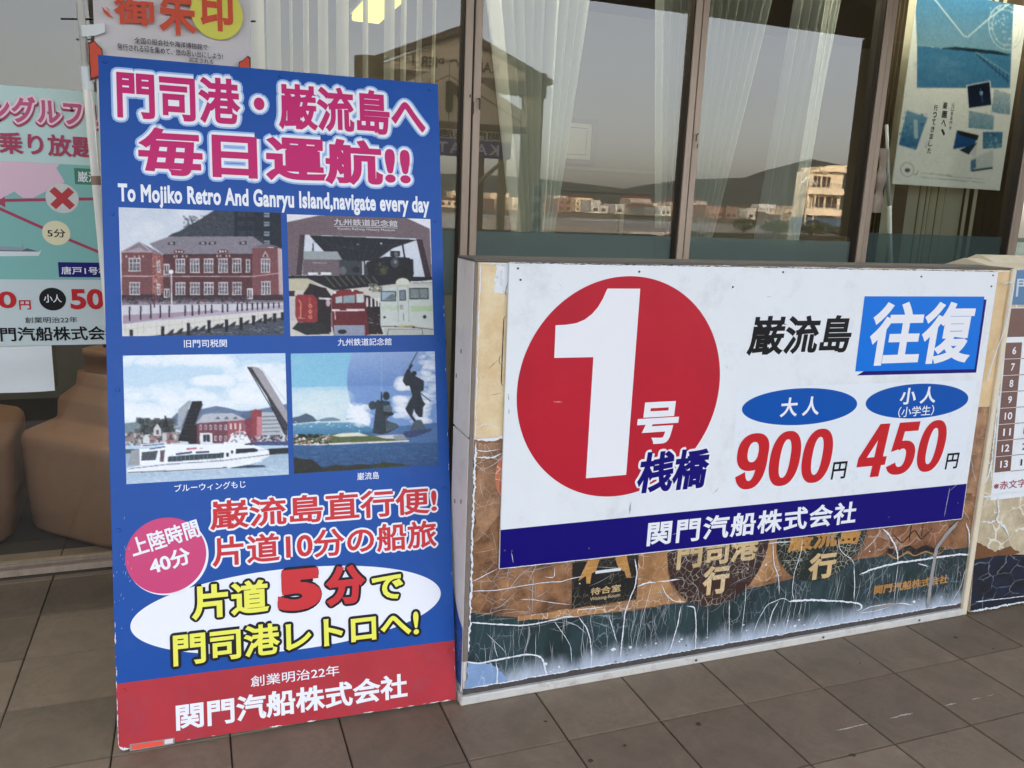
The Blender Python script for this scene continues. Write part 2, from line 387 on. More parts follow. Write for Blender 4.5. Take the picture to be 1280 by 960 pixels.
# ---------------------------------------------------------------- the ferry terminal building
YF = 3.447
MULL = [-2.10, -1.03, .035, 1.10, 2.165, 3.233, 4.30, 5.37, 6.44]
def glass_mat(name, tint, refl, rough=0.):
    m = bpy.data.materials.new(name); m.use_nodes = True; nt = m.node_tree; nt.nodes.clear()
    out = nt.nodes.new('ShaderNodeOutputMaterial'); mx = nt.nodes.new('ShaderNodeMixShader'); t = nt.nodes.new('ShaderNodeBsdfTransparent'); g = nt.nodes.new('ShaderNodeBsdfGlossy')
    t.inputs[0].default_value = (*tint, 1); g.inputs['Roughness'].default_value = rough; g.inputs[0].default_value = (1, 1, 1, 1)
    fr = nt.nodes.new('ShaderNodeFresnel'); fr.inputs[0].default_value = 1.5
    ma = nt.nodes.new('ShaderNodeMath'); ma.operation = 'ADD'; ma.inputs[1].default_value = refl; ma.use_clamp = True
    ge = nt.nodes.new('ShaderNodeNewGeometry'); sb = nt.nodes.new('ShaderNodeMath'); sb.operation = 'SUBTRACT'; sb.inputs[0].default_value = 1; ml = nt.nodes.new('ShaderNodeMath'); ml.operation = 'MULTIPLY'
    nt.links.new(ge.outputs['Backfacing'], sb.inputs[1]); nt.links.new(fr.outputs[0], ma.inputs[0]); nt.links.new(ma.outputs[0], ml.inputs[0]); nt.links.new(sb.outputs[0], ml.inputs[1]); nt.links.new(ml.outputs[0], mx.inputs[0]); nt.links.new(t.outputs[0], mx.inputs[1]); nt.links.new(g.outputs[0], mx.inputs[2]); nt.links.new(mx.outputs[0], out.inputs[0])
    return m
M_glass = glass_mat('window_glass', (.86, .88, .86), .040)
def film_mat(name, fac):
    m = bpy.data.materials.new(name); m.use_nodes = True; nt = m.node_tree; nt.nodes.clear()
    out = nt.nodes.new('ShaderNodeOutputMaterial'); mx = nt.nodes.new('ShaderNodeMixShader'); t = nt.nodes.new('ShaderNodeBsdfTransparent'); d = nt.nodes.new('ShaderNodeBsdfDiffuse')
    d.inputs[0].default_value = (*lin((150, 172, 178)), 1); t.inputs[0].default_value = (.66, .74, .74, 1); mx.inputs[0].default_value = fac
    nt.links.new(t.outputs[0], mx.inputs[1]); nt.links.new(d.outputs[0], mx.inputs[2]); nt.links.new(mx.outputs[0], out.inputs[0]); return m
M_film = film_mat('frosted_film', .5); M_film2 = film_mat('thin_frosted_film', .24)
def cloth_mat(name, rgb, transp, transl=.5):
    m = bpy.data.materials.new(name); m.use_nodes = True; nt = m.node_tree; nt.nodes.clear()
    out = nt.nodes.new('ShaderNodeOutputMaterial'); a = nt.nodes.new('ShaderNodeMixShader'); b = nt.nodes.new('ShaderNodeMixShader')
    t = nt.nodes.new('ShaderNodeBsdfTransparent'); d = nt.nodes.new('ShaderNodeBsdfDiffuse'); s_ = nt.nodes.new('ShaderNodeBsdfTranslucent')
    for q in (d, s_): q.inputs[0].default_value = (*lin(rgb), 1)
    a.inputs[0].default_value = transl; b.inputs[0].default_value = 1-transp
    nt.links.new(d.outputs[0], a.inputs[1]); nt.links.new(s_.outputs[0], a.inputs[2]); nt.links.new(t.outputs[0], b.inputs[1]); nt.links.new(a.outputs[0], b.inputs[2]); nt.links.new(b.outputs[0], out.inputs[0])
    return m
def emit_mat(name, rgb, e):
    m = bpy.data.materials.new(name); m.use_nodes = True; nt = m.node_tree; b = nt.nodes['Principled BSDF']
    b.inputs['Base Color'].default_value = (*lin(rgb), 1); b.inputs['Emission Color'].default_value = (*lin(rgb), 1); b.inputs['Emission Strength'].default_value = e; return m

def terminal():
    t = thing('terminal_building', (0, YF, 0), 'ferry terminal with tall bronze framed windows behind the signs', 'building')
    box('canopy', -6, 14, .5, 3.36, 3.105, 3.26, M_soffit, t)
    box('fascia', -6, 14, .44, .497, 3.10, 3.40, M_wall, t)
    box('roof', -22, 34, 3.56, 14, 3.66, 6.6, M_wall, t)  # unseen building mass, its height and width shaped to block the sun
    box('ceiling', -3.2, 8, 3.56, 6.6, 3.05, 3.12, M_inwall, t)
    box('header', -3.2, 8, 3.40, 3.555, 2.951, 3.65, M_alu, t)
    box('interior_wall', -3.2, 8, 6.6, 6.7, -.03, 3.65, M_inwall, t)
    box('interior_wall', -3.3, -3.2, 3.4, 6.7, -.03, 3.65, M_inwall, t)
    box('screen_wall', 5.83, 9.5, .398, .436, -.03, 3.101, M_soffit, t)
    box('side_wall', 7.9, 16, 3.4, 3.6, -.03, 3.61, M_wall, t)
    box('side_wall', -12, -3.3, 3.4, 3.6, -.03, 3.61, M_wall, t)
    # sliding track: two pale rails with a dark groove between them
    mb = MB().box(-3.2, 8, 3.435, 3.462, -.02, .034).box(-3.2, 8, 3.478, 3.505, -.02, .046); mb.build('bottom_rail', M_alu, t, bevel=.002)
    box('track', -3.2, 8, 3.425, 3.52, -.02, .008, M_aludark, t)
    for i, x in enumerate(MULL):
        for k, (a, b) in enumerate(((-.040, -.007), (.003, .036))):
            f = box('mullion', x+a, x+b, 3.425+.012*k, 3.50+.012*k, .047, 2.95, M_alu, t, bevel=.0025)
        box('gasket', x-.0465, x-.0402, 3.432, 3.50, .047, 2.95, M_aludark, t)
        box('gasket', x-.0068, x+.0028, 3.445, 3.50, .047, 2.95, M_aludark, t)
    for i in range(len(MULL)-1):
        a, b = MULL[i]+.038, MULL[i+1]-.048
        box('glass_pane', a, b, 3.458, 3.464, .047, 2.95, M_glass, t)
        if i >= 2:
            z = 1.366 if i < 5 else 1.415
            box('frosted_film', a+.006, b-.006, 3.4655, 3.467, .9 if i != 2 else 1.1, z, M_film if i < 5 else M_film2, t, bevel=0)
    # old adhesive left on the frames
    g = MB()
    for (x, z, w_, h_) in ((1.083, 1.905, .006, .012), (1.10, 1.84, .004, .05), (1.125, 1.86, .006, .04), (1.118, 1.90, .012, .006), (2.175, 1.80, .006, .03), (2.185, 1.77, .005, .02), (2.18, 1.83, .008, .006)):
        g.box(x, x+w_, 3.4235, 3.4248, z, z+h_)
    g.build('tape_residue', M_rust, t)['kind'] = 'stuff'
    return t
TB = terminal()

def counter():
    t = thing('service_counter', (3.0, 5.2, 0), 'low grey service counter inside the terminal behind the windows', 'counter')
    m = mat('counter_grey', (120, 122, 112), .6, .08, 4)
    box('front_panel', 1.4, 5.6, 5.2, 5.24, -.004, 1.02, m, t); box('counter_top', 1.35, 5.65, 5.1, 5.7, 1.021, 1.06, M_inwall, t, bevel=.004)
    box('back_panel', 1.4, 5.6, 5.6, 5.64, -.004, 1.02, m, t)
counter()

M_sheer = cloth_mat('sheer_curtain_cloth', (240, 243, 234), .05, .40)
M_sheer2 = cloth_mat('thin_curtain_cloth', (220, 226, 220), .42, .5)
M_drape = cloth_mat('brown_drape_cloth', (104, 92, 76), .0, .2)
M_slat = cloth_mat('blind_slat_cloth', (208, 204, 182), .03, .35)
def curtain(label, top, bot, zt, zb, y, folds, amp, m, seed, pinch=1.0):
    g = np.random.RandomState(seed); nx, nz = folds*10, 26; ph = np.cumsum(.55+g.rand(nx+1)*.9); ph *= folds*2*math.pi/ph[-1]; am = .6+.8*np.interp(np.arange(nx+1), np.linspace(0, nx, 9), g.rand(9))
    V = []; F = []
    for j in range(nz+1):
        tt = j/nz; e = tt**pinch
        x0 = top[0]*(1-e)+bot[0]*e; x1 = top[1]*(1-e)+bot[1]*e; z = zt*(1-tt)+zb*tt
        for i in range(nx+1):
            s_ = i/nx; V.append((x0+(x1-x0)*s_+.006*math.sin(ph[i]*2+tt), y+amp*am[i]*math.sin(ph[i]+.3*math.sin(3*tt)), z))
    for j in range(nz):
        for i in range(nx): a = j*(nx+1)+i; F.append((a, a+1, a+nx+2, a+nx+1))
    cx = (top[0]+top[1])/2
    return tag(mesh('curtain', V, F, m, loc=(cx, y, zb), smooth=True), label, 'curtain')
curtain('white sheer curtain swept aside in the window above the red disc', (1.15, 1.79), (1.42, 1.60), 2.93, 1.32, 3.70, 9, .042, M_sheer, 1)
curtain('thin pale curtain edge hanging at the right side of the window above the red disc', (1.98, 2.19), (2.12, 2.22), 2.93, 1.40, 3.62, 4, .015, M_sheer2, 2)
curtain('sheer curtain at the left of the window above the island name lettering', (2.26, 2.76), (2.24, 2.44), 2.93, 1.30, 3.64, 9, .024, M_sheer2, 3)
curtain('pale sheer curtain hanging in narrow folds before the reflected white house', (2.86, 3.14), (2.70, 2.93), 2.93, .9, 3.66, 5, .022, M_sheer2, 4)
curtain('bright narrow sheer curtain strip left of the dark brown drape', (2.99, 3.06), (2.86, 2.93), 2.93, .9, 3.60, 2, .010, M_sheer, 5)
curtain('dark brown drape gathered left of the blue seaside poster', (3.82, 4.10), (3.84, 4.02), 2.93, .9, 4.12, 8, .03, M_drape, 6)
curtain('dark brown drape at the right edge behind the seaside poster', (4.50, 4.95), (4.62, 4.95), 2.93, .9, 4.05, 6, .03, M_drape, 7)

def blind(label, xs, y, zt, zb, seed, lean=0.):
    g = np.random.RandomState(seed); t = thing('vertical_blind', ((xs[0][0]+xs[-1][1])/2, y, zb), label, 'blind')
    box('head_rail', xs[0][0]-.03, xs[-1][1]+.03, y-.02, y+.03, zt, zt+.04, M_white, t)
    for k, (a, b) in enumerate(xs):
        an = g.uniform(-.35, .35); dy = (b-a)*math.tan(an)*.5; l = lean*g.uniform(.5, 1.3)
        V = []; n = 5
        for z, o in ((zt, 0), (zb, l)):
            for i in range(n): s_ = i/(n-1); V.append((a+(b-a)*s_+o, y+dy*(2*s_-1)+.006*math.sin(s_*math.pi), z))
        mesh('slat', V, [(i, i+1, n+i+1, n+i) for i in range(n-1)], M_slat, t, smooth=True)
def pairs(p, k=1): return [(a*k, b*k) for a, b in zip(p[::2], p[1::2])]
blind('white vertical blind of spaced slats above the blue poster board', pairs([.17, .222, .232, .30, .31, .365, .40, .412, .455, .478, .515, .556, .59, .64, .70, .722, .79, .835, .862, .885, .93, .955, 1.0, 1.015]), 3.72, 2.93, .7, 1)
blind('cream vertical blind with close slats hanging under the seaside poster', pairs([3.63, 3.70, 3.80, 3.885, 3.895, 3.935, 3.945, 3.965, 3.975, 4.02, 4.03, 4.085, 4.095, 4.165, 4.175, 4.215, 4.235, 4.275, 4.30, 4.34], 1.055), 3.95, 2.93, .7, 2)

def lamp():
    t = thing('ceiling_light', (1.2, 5.8, 2.94), 'lit yellow fluorescent ceiling light seen through the window blind', 'lamp')
    box('housing', 1.09, 1.31, 5.16, 6.28, 2.745, 2.78, M_white, t); box('diffuser', 1.10, 1.30, 5.17, 6.27, 2.700, 2.744, emit_mat('lit_diffuser', (255, 244, 120), .30), t, bevel=.01)
    m = MB(); 
    for y in (5.4, 6.0): m.tube((1.2, y, 2.781), (1.2, y, 3.05), .006)
    m.build('hanger', M_white, t)
lamp()
def fill_light_row(x, y, lab):  # added strip lights, out of view, to brighten the curtains and posters
    t = thing('ceiling_light', (x, y, 3.0), lab, 'lamp', 'added fill lights above the window frames')
    box('housing', x-.50, x+.50, y-.05, y+.05, 3.01, 3.049, M_white, t); box('diffuser', x-.49, x+.49, y-.045, y+.045, 2.975, 3.009, emit_mat('fill_diffuser_warm', (255, 246, 226), 8.5), t)
for i, x in enumerate((-1.6, -.5, .6, 1.7, 2.8, 3.9, 5.0)): fill_light_row(x, 3.63, 'added unseen strip light above the window frames, brightening the curtains and posters')

def certificate():
    t = thing('framed_certificate', (3.0, 6.59, 2.0), 'framed certificate on the back wall, dim behind the swept curtain', 'picture frame')
    fm = mat('frame_grey', (78, 76, 68), .5); fr = Fr((0, 6.60, 0), (1, 0, 0), (0, 0, 1), (0, -1, 0))
    m = MB(); x0, x1, z0, z1 = 2.70, 3.20, 1.84, 2.21
    m.box(x0, x1, 6.56, 6.598, z1-.04, z1).box(x0, x1, 6.56, 6.598, z0, z0+.04).box(x0, x0+.04, 6.56, 6.598, z0+.041, z1-.041).box(x1-.04, x1, 6.56, 6.598, z0+.041, z1-.041).build('frame', fm, t)
    box('mount', x0+.04, x1-.04, 6.575, 6.597, z0+.04, z1-.04, mat('mount_paper', (168, 166, 154), .7), t)
    mi = MB(); mi.box(x0+.08, x1-.08, 6.571, 6.574, z0+.075, z0+.08).box(x0+.08, x1-.08, 6.571, 6.574, z1-.08, z1-.075).box(x0+.08, x0+.085, 6.571, 6.574, z0+.081, z1-.081).box(x1-.085, x1-.08, 6.571, 6.574, z0+.081, z1-.081); mi.build('border', fm, t)
certificate()
def wallboard():
    fr = Fr((0, 6.60, 0), (1, 0, 0), (0, 0, 1), (0, -1, 0))
    t = thing('notice_board', (3.4, 6.59, 1.7), 'long pale notice board with faint characters on the back wall of the waiting room', 'board')
    prism('panel', fr, rect(2.85, 1.62, 3.95, 1.79), .004, .03, M_inwall, t); prism('edge', fr, rect(2.83, 1.792, 3.97, 1.82), .004, .045, mat('shelf_grey', (112, 110, 100), .6), t)
    for s, x in (('月', 3.24), ('う', 3.40), ('・', 3.47), ('空', 3.56), ('自', 3.72), ('由', 3.82)):
        text(t, fr, s, (x, 1.66, x+.06, 1.735), .032, mat('faint_grey_ink', (96, 96, 90), .6), bold=.01)
    d = thing('doorway', (3.72, 6.59, 0), 'dim framed hatch in the back wall of the waiting room', 'doorway')
    m = MB(); m.box(3.46, 3.98, 6.54, 6.598, 1.44, 1.53).box(3.46, 3.50, 6.54, 6.598, .0, 1.439).box(3.94, 3.98, 6.54, 6.598, .0, 1.439).build('frame', mat('hatch_frame', (128, 126, 114), .6), d)
    box('door_leaf', 3.501, 3.939, 6.575, 6.597, .0, 1.438, mat('dark_leaf', (74, 76, 68), .6, .2, 3), d)
wallboard()

# ---------------------------------------------------------------- inside, left: water weights, banner, route poster
M_tan = mat('tan_plastic', (152, 114, 90), .42, .06, 4, .06, 60, dirt=(120, 84, 62), dirt_amt=.3, dirt_scale=7)
def weight(label, cx, cy, half, rot):
    t = thing('banner_weight', (cx, cy, 0), label, 'banner base')
    def loft(name, rings, m):
        K = 48; V = []; F = []
        for (h, z, e) in rings:
            for k in range(K):
                a = 2*math.pi*k/K; c, s_ = math.cos(a), math.sin(a); r = h/((abs(c)**e+abs(s_)**e)**(1/e)); x, y = r*c, r*s_
                V.append((cx+x*math.cos(rot)-y*math.sin(rot), cy+x*math.sin(rot)+y*math.cos(rot), z))
        for j in range(len(rings)-1):
            for k in range(K): F.append((j*K+k, j*K+(k+1) % K, (j+1)*K+(k+1) % K, (j+1)*K+k))
        F += [tuple(range(K-1, -1, -1)), tuple(range((len(rings)-1)*K, len(rings)*K))]
        return mesh(name, V, F, m, t, smooth=True)
    h = half
    loft('tank', [(h*.86, .001, 7), (h*.93, .004, 7), (h*.965, .025, 7), (h*.99, .20, 8), (h*1.0, .40, 8), (h*.99, .425, 8), (h*.96, .442, 8), (h*.92, .450, 7), (h*.66, .492, 7), (h*.635, .50, 7), (h*.625, .512, 7), (h*.615, .575, 7), (h*.60, .59, 6), (h*.44, .635, 6), (h*.425, .645, 6), (h*.41, .70, 5)], M_tan)
    loft('neck', [(h*.36, .695, 4), (h*.36, .705, 4), (h*.33, .755, 3), (h*.38, .765, 3), (h*.38, .795, 3), (h*.34, .80, 3), (h*.12, .803, 2)], M_tan)
    loft('filler_cap', [(.045, .804, 2), (.045, .825, 2), (.035, .83, 2)], M_black)
weight('tan plastic banner weight nearest the blue board, standing corner first behind the glass', -.34, 3.985, .30, R(45))
weight('tan plastic banner weight cut by the left edge of the photo', -1.12, 4.12, .36, R(3))

def kx(x, k): return x*k
def route_poster():
    k = 3.405/3.95
    fr = Fr((0, 3.405, 1.4785*(1-k)), (k, 0, 0), (0, 0, k), (0, -1, 0))       # poster coordinates, in metres at 1:1.05
    t = thing('route_poster', (-.6, 3.405, .91), 'pale teal route poster with pink lettering on the window behind the white pole', 'poster')
    bgm = mat('pale_teal_print', (196, 224, 220), .5); teal = mat('teal_print', (128, 190, 184), .5); pink = mat('pale_pink_print', (232, 196, 214), .5)
    crim = mat('crimson_ink', (170, 40, 84), .5); pk = mat('dusty_pink_ink', (196, 78, 126), .5); green = mat('green_print', (38, 128, 92), .5); cream = mat('cream_print', (236, 228, 190), .5)
    lp = mat('light_pink_outline', (244, 214, 224), .5)
    X0, X1 = -1.42, -.300
    prism('sheet', fr, rect(X0, .820, X1, 1.862), -.004, 0, bgm, t)
    flat('map_ground', fr, rect(X0, 1.098, X1, 1.570), .001, teal, t)
    flat('land', fr, [(X0, 1.57), (-.497, 1.571), (-.512, 1.554), (-.485, 1.499), (-.605, 1.430), (-.640, 1.428), (-.670, 1.453), (-.715, 1.425), (-.76, 1.40), (X0, 1.42)], .0015, pink, t)
    ribbons('route_line', fr, [([(-.76, 1.413), (X1, 1.440)], .006), ([(-.80, 1.42), (-.725, 1.382), (-.48, 1.263), (-.30, 1.182)], .006)], .002, crim, t, jit=0, taper=False)
    flat('arrow', fr, [(-.735, 1.405), (-.705, 1.432), (-.705, 1.388)], .0022, crim, t)
    flat('place_label', fr, rect(-.447, 1.492, X1, 1.557), .002, green, t); text(t, fr, '巌流島', (-.436, 1.501, -.318, 1.545), .003, M_title_white, .012)
    flat('disc', fr, ellipse(-.498, 1.433, .061, .060), .0025, mat('grey_disc', (214, 216, 212), .5), t)
    flat('cross', fr, [(-.498+.056*math.cos(a+b)*q, 1.433+.056*math.sin(a+b)*q) for a in (R(45), R(135), R(225), R(315)) for b, q in ((-.27, .93), (.27, .93), (.785, .36))], .003, mat('cross_red', (188, 34, 46), .5), t)
    flat('disc', fr, ellipse(-.529, 1.291, .052, .050), .0025, cream, t); text(t, fr, '5分', (-.562, 1.273, -.495, 1.307), .003, M_black, .012)
    flat('place_label', fr, rect(-.531, 1.109, X1, 1.171), .002, M_navy, t); text(t, fr, '唐戸1号桟橋', (-.521, 1.120, -.300, 1.153), .003, M_title_white, .015)
    # a small ferry drawn on the map
    flat('printed_ship', fr, [(-.86, 1.212), (-.60, 1.212), (-.588, 1.220), (-.60, 1.196), (-.86, 1.188)], .002, M_white, t)
    flat('printed_ship', fr, [(-.86, 1.218), (-.66, 1.216), (-.64, 1.226), (-.60, 1.214), (-.86, 1.213)], .0022, mat('slate_print', (82, 92, 110), .5), t)
    flat('printed_ship', fr, [(-.86, 1.236), (-.70, 1.232), (-.66, 1.228), (-.655, 1.250), (-.652, 1.228), (-.62, 1.216), (-.86, 1.219)], .0021, mat('grey_print', (150, 160, 172), .5), t)
    for x0, x1, s in ((-.80, -.675, 'ン'), (-.664, -.535, 'グ'), (-.607, -.49, ''), (-.555, -.455, '')): pass
    text(t, fr, 'トライアングルフリ', (-1.07, 1.722, -.322, 1.826), .005, pk, .03, outlines=[(.0105, lp, (0, 0)), (.0130, crim, (.001, -.007))])
    text(t, fr, '乗り放題', (-.712, 1.598, -.362, 1.686), .004, crim, .028)
    flat('price_strip', fr, rect(X0, .820, X1, 1.097), .001, mat('pale_grey_print', (204, 218, 220), .5), t)
    redp = M_pricered
    text(t, fr, '大人 800', (-1.2, .971, -.694, 1.062), .003, redp, .03); text(t, fr, '円', (-.686, .972, -.643, 1.012), .003, redp, .02)
    flat('disc', fr, ellipse(-.561, 1.016, .050, .048), .002, M_black, t); text(t, fr, '小人', (-.594, 1.002, -.527, 1.036), .003, M_title_white, .014)
    text(t, fr, '500', (-.495, .972, -.30, 1.060), .003, redp, .035)
    text(t, fr, '創業明治22年', (-.669, .915, -.474, .941), .003, M_black, .004)
    text(t, fr, '関門汽船株式会社', (-.83, .838, -.305, .900), .003, M_black, .022)
    s = thing('paper_sheet', (-.7, 3.41, .74), 'blank white paper sheet hanging below the route poster', 'paper')
    V = []; n = 14
    for j in range(8):
        for i in range(n): V.append((-.95+.45*i/(n-1), 3.414+.003*math.sin(i*.9)+.002*math.sin(j), .738+.175*j/7+.003*math.sin(i*.5)*(j == 0)))
    mesh('sheet', V, [(j*n+i, j*n+i+1, (j+1)*n+i+1, (j+1)*n+i) for j in range(7) for i in range(n-1)], M_white, s, smooth=True)
route_poster()

def banner():
    k = 3.25/3.75; fr = Fr((0, 3.235, 1.4785*(1-k)), (k, 0, 0), (0, 0, k), (0, -1, 0))
    t = thing('banner_pole', (-.26, 3.25, .0), 'white banner pole with cloth banner behind the top left of the blue board', 'banner pole')
    PX = lambda z: -.258-.0290*z
    m = MB(); m.tube((PX(.03), 3.25, .03), (PX(1.87), 3.25, 1.87), .0155, .0155, 20).tube((PX(1.87), 3.25, 1.87), (PX(2.9), 3.25, 2.9), .0118, .0118, 20)
    box('foot', -.275, .06, 3.12, 3.38, .0, .03, M_black, t, bevel=.008); m.build('pole', mat('white_plastic_tube', (226, 226, 220), .3, .03, 20), t, smooth=True)
    MB().tube((PX(1.80), 3.25, 1.80), (PX(1.872), 3.25, 1.872), .0175, .0175, 20).build('collar', M_white, t)
    MB().tube((PX(1.49), 3.25, 1.49), (PX(1.52), 3.25, 1.52), .0166, .0166, 20).build('tape_band', mat('brown_tape', (150, 120, 104), .5), t)
    MB().tube((-.378, 3.256, 2.016), (.235, 3.256, 2.075), .003).build('cross_rod', M_black, t)
    c = mat('banner_cloth', (216, 212, 214), .75, .04, 3, .15, 30, dirt=(214, 180, 190), dirt_amt=.35, dirt_scale=3)
    V = []; n = 40; mrows = 30
    for j in range(mrows):
        for i in range(n):
            u = -.318+.572*i/(n-1)-.02*(1-j/(mrows-1)); v = 1.0+1.45*j/(mrows-1)
            V.append(fr.P(u, v, .004*math.sin(i*.55+j*.2)+.003*math.sin(j*.7)-.006))
    cl = mesh('banner', V, [(j*n+i, j*n+i+1, (j+1)*n+i+1, (j+1)*n+i) for j in range(mrows-1) for i in range(n-1)], c, t, smooth=True)
    org = mat('orange_red_ink', (214, 76, 44), .6); yl = mat('lime_yellow_ink', (226, 222, 90), .6)
    flat('printed_disc', fr, ellipse(.122, 2.175, .098, .098), .009, yl, t)
    text(t, fr, '御', (-.250, 2.098, -.108, 2.255), .011, org, .028); text(t, fr, '朱', (-.092, 2.078, .046, 2.245), .011, org, .03); text(t, fr, '印', (.060, 2.108, .182, 2.275), .011, org, .034)
    ribbons('printed_flourish', fr, [([(-.29, 2.15), (-.275, 2.128), (-.252, 2.118)], .006), ([(-.276, 2.152), (-.262, 2.140)], .004)], .011, org, t, jit=.3)
    text(t, fr, '全国の船会社や海洋博物館で', (-.182, 2.032, .083, 2.055), .010, M_dark_ink, .006)
    text(t, fr, '発行される印を集めて、旅の思い出にしよう!', (-.244, 2.002, .139, 2.027), .010, M_dark_ink, .006)
    text(t, fr, '認定される', (.012, 1.982, .102, 2.000), .010, M_dark_ink, .004)
    dk = mat('dark_red_outline', (92, 20, 16), .6)
    for pts, sgn in (([(-.345, 2.018), (-.325, 2.030), (-.306, 2.008), (-.297, 2.000), (-.296, 1.975), (-.30, 1.90), (-.345, 1.88)], 1), ([(.245, 2.02), (.235, 2.028), (.216, 2.008), (.200, 2.00), (.196, 1.975), (.19, 1.90), (.245, 1.9)], -1)):
        flat('printed_ornament', fr, [(x, y) for x, y in pts], .009, dk, t)
        cx = sum(p[0] for p in pts)/7; cy = sum(p[1] for p in pts)/7
        flat('printed_ornament', fr, [(cx+(x-cx)*.84, cy+(y-cy)*.88) for x, y in pts], .010, org, t)
    # white loop of cloth holding the banner to the pole
    prism('cloth_loop', Fr((0, 3.228, 1.4785*(1-k)), (k, 0, 0), (0, 0, k), (0, -1, 0)), [(-.365, 2.076), (-.285, 2.094), (-.283, 2.062), (-.318, 2.046), (-.364, 2.037)], 0, .004, M_white, t)
banner()

def seaside_poster():
    fr = Fr((0, 3.780, 0), (1, 0, 0), (0, 0, 1), (0, -1, 0)); k = 3.78/3.43
    def q(x, z): return (x*k, 1.4785+(z-1.4785)*k)
    x0, z0 = q(3.373, 1.668); x1, z1 = q(4.125, 2.60)
    t = thing('seaside_poster', ((x0+x1)/2, 3.78, z0), 'white poster with blue sea photographs hanging inside the window above the second price board', 'poster')
    # painted in the coordinates of the enlarged view of the poster
    p = Paint([(168, 0), (705, 0), (550, 962), (22, 910)], 150, 200, (232, 236, 230))
    p.poly([(150, -20), (625, -20), (612, 250), (155, 255)], (44, 112, 156)); p.vgrad([(150, -20), (625, -20), (612, 245), (155, 258)], (58, 122, 164), (124, 168, 190), 2)
    p.vgrad([(155, 258), (610, 250), (605, 418), (148, 448)], (62, 130, 172), (70, 138, 184), 3); p.cloud(160, 290, 400, 400, (110, 160, 190), 30, (10, 30), .12, 3)
    p.poly([(270, 255), (330, 243), (430, 240), (540, 240), (600, 250), (600, 256), (270, 258)], (24, 62, 84)); p.line([(430, 258), (605, 350)], 9, (120, 160, 178)); p.line([(430, 264), (600, 385)], 5, (28, 74, 110))
    for i in range(8): p.line([(450+20*i, 270+11*i), (450+20*i, 285+16*i)], 3, (26, 70, 108))
    p.line([(195, -10), (370, 185), (390, 190), (500, 85), (620, -15)], 6, (196, 208, 208)); p.line([(148, 450), (605, 418), (612, 250)], 3, (150, 170, 176))
    for r_, w_ in ((108, 4), (86, 3)): 
        a = ellipse(583, 120, r_*.82, r_, 40); p.line(a+[a[0]], w_, (190, 206, 208))
    p.speck(500, 20, 640, 220, [(176, 198, 204)], 60, (5, 12), 5, .6)
    def card(pts, c0, c1, sp=None):
        P_ = np.array(pts, float); cc = P_.mean(0); p.poly(cc+(P_-cc)*1.10, (225, 230, 228)); p.vgrad(pts, c0, c1, 4)
        if sp: p.speck(*P_.min(0)+4, *P_.max(0)-4, sp, 24, (5, 14), int(P_[0][0]), .5)
    card([(385, 425), (497, 395), (506, 510), (392, 532)], (8, 34, 66), (14, 52, 86)); p.ell(455, 455, 8, 12, (170, 210, 230)); p.line([(450, 430), (462, 500)], 4, (70, 130, 170))
    card([(522, 430), (608, 450), (606, 555), (506, 548)], (180, 200, 208), (120, 158, 180), [(90, 130, 160), (200, 212, 214)])
    card([(392, 545), (520, 565), (515, 640), (388, 630)], (150, 182, 198), (112, 160, 184), [(160, 190, 200)])
    card([(462, 650), (566, 648), (562, 730), (460, 738)], (60, 124, 168), (90, 150, 184), [(180, 205, 212), (36, 90, 130)])
    card([(330, 648), (438, 672), (412, 722), (310, 740)], (20, 96, 164), (22, 88, 150)); p.poly([(330, 645), (440, 668), (432, 694), (345, 668)], (30, 36, 44))
    p.poly([(340, 745), (432, 705), (388, 768)], (26, 56, 84)); p.poly([(395, 770), (436, 700), (420, 782)], (210, 216, 214))
    card([(100, 558), (192, 588), (135, 745), (58, 722)], (120, 170, 200), (50, 120, 168), [(30, 90, 140), (170, 200, 214)]); p.rc(128, 600, 146, 690, (176, 202, 212))
    card([(400, 790), (516, 742), (512, 842), (395, 855)], (206, 214, 214), (200, 208, 210)); p.poly([(398, 800), (424, 790), (424, 835), (396, 850)], (80, 130, 168)); p.line([(400, 852), (512, 838)], 10, (50, 84, 108))
    e = ellipse(92, 842, 30, 34, 24); p.line(e+[e[0]], 3, (150, 158, 156)); p.ell(92, 845, 12, 10, (96, 106, 108)); p.line([(122, 868), (135, 864), (140, 850)], 3, (110, 118, 118))
    for y, a, b in ((858, 150, 300), (872, 230, 460), (880, 150, 380), (888, 230, 470)): p.line([(a, y), (b, y+.12*(b-a))], 3, (150, 156, 154), .7)
    p.build('print', fr, (x0, z0, x1, z1), .0006, t, PRINT)
    prism('sheet', fr, rect(x0-.003, z0-.003, x1+.003, z1), -.003, 0, mat('poster_paper', (226, 230, 224), .6), t)
    ink = mat('brush_black_ink', (40, 44, 52), .6)
    def vt(s, xa, za, xb, zb, b):          # vertical writing
        xa *= 1.0739; xb *= 1.0739; za = 1.4785+(za-1.4785)*1.0739; zb = 1.4785+(zb-1.4785)*1.0739
        n = len(s)
        for i, c in enumerate(s):
            tt = (i+.5)/n; x = xa+(xb-xa)*tt; z = za+(zb-za)*tt; h_ = abs(zb-za)/n*.40
            text(t, fr, c, (x-h_*.95, z-h_, x+h_*.95, z+h_), .0015, ink, b)
    vt('楽園へ、', 3.745, 2.11, 3.760, 1.93, .025); vt('行ってきました', 3.685, 2.09, 3.680, 1.835, .02); vt('山口県長門市', 3.80, 2.11, 3.805, 1.965, .005)
    return t
seaside_poster()
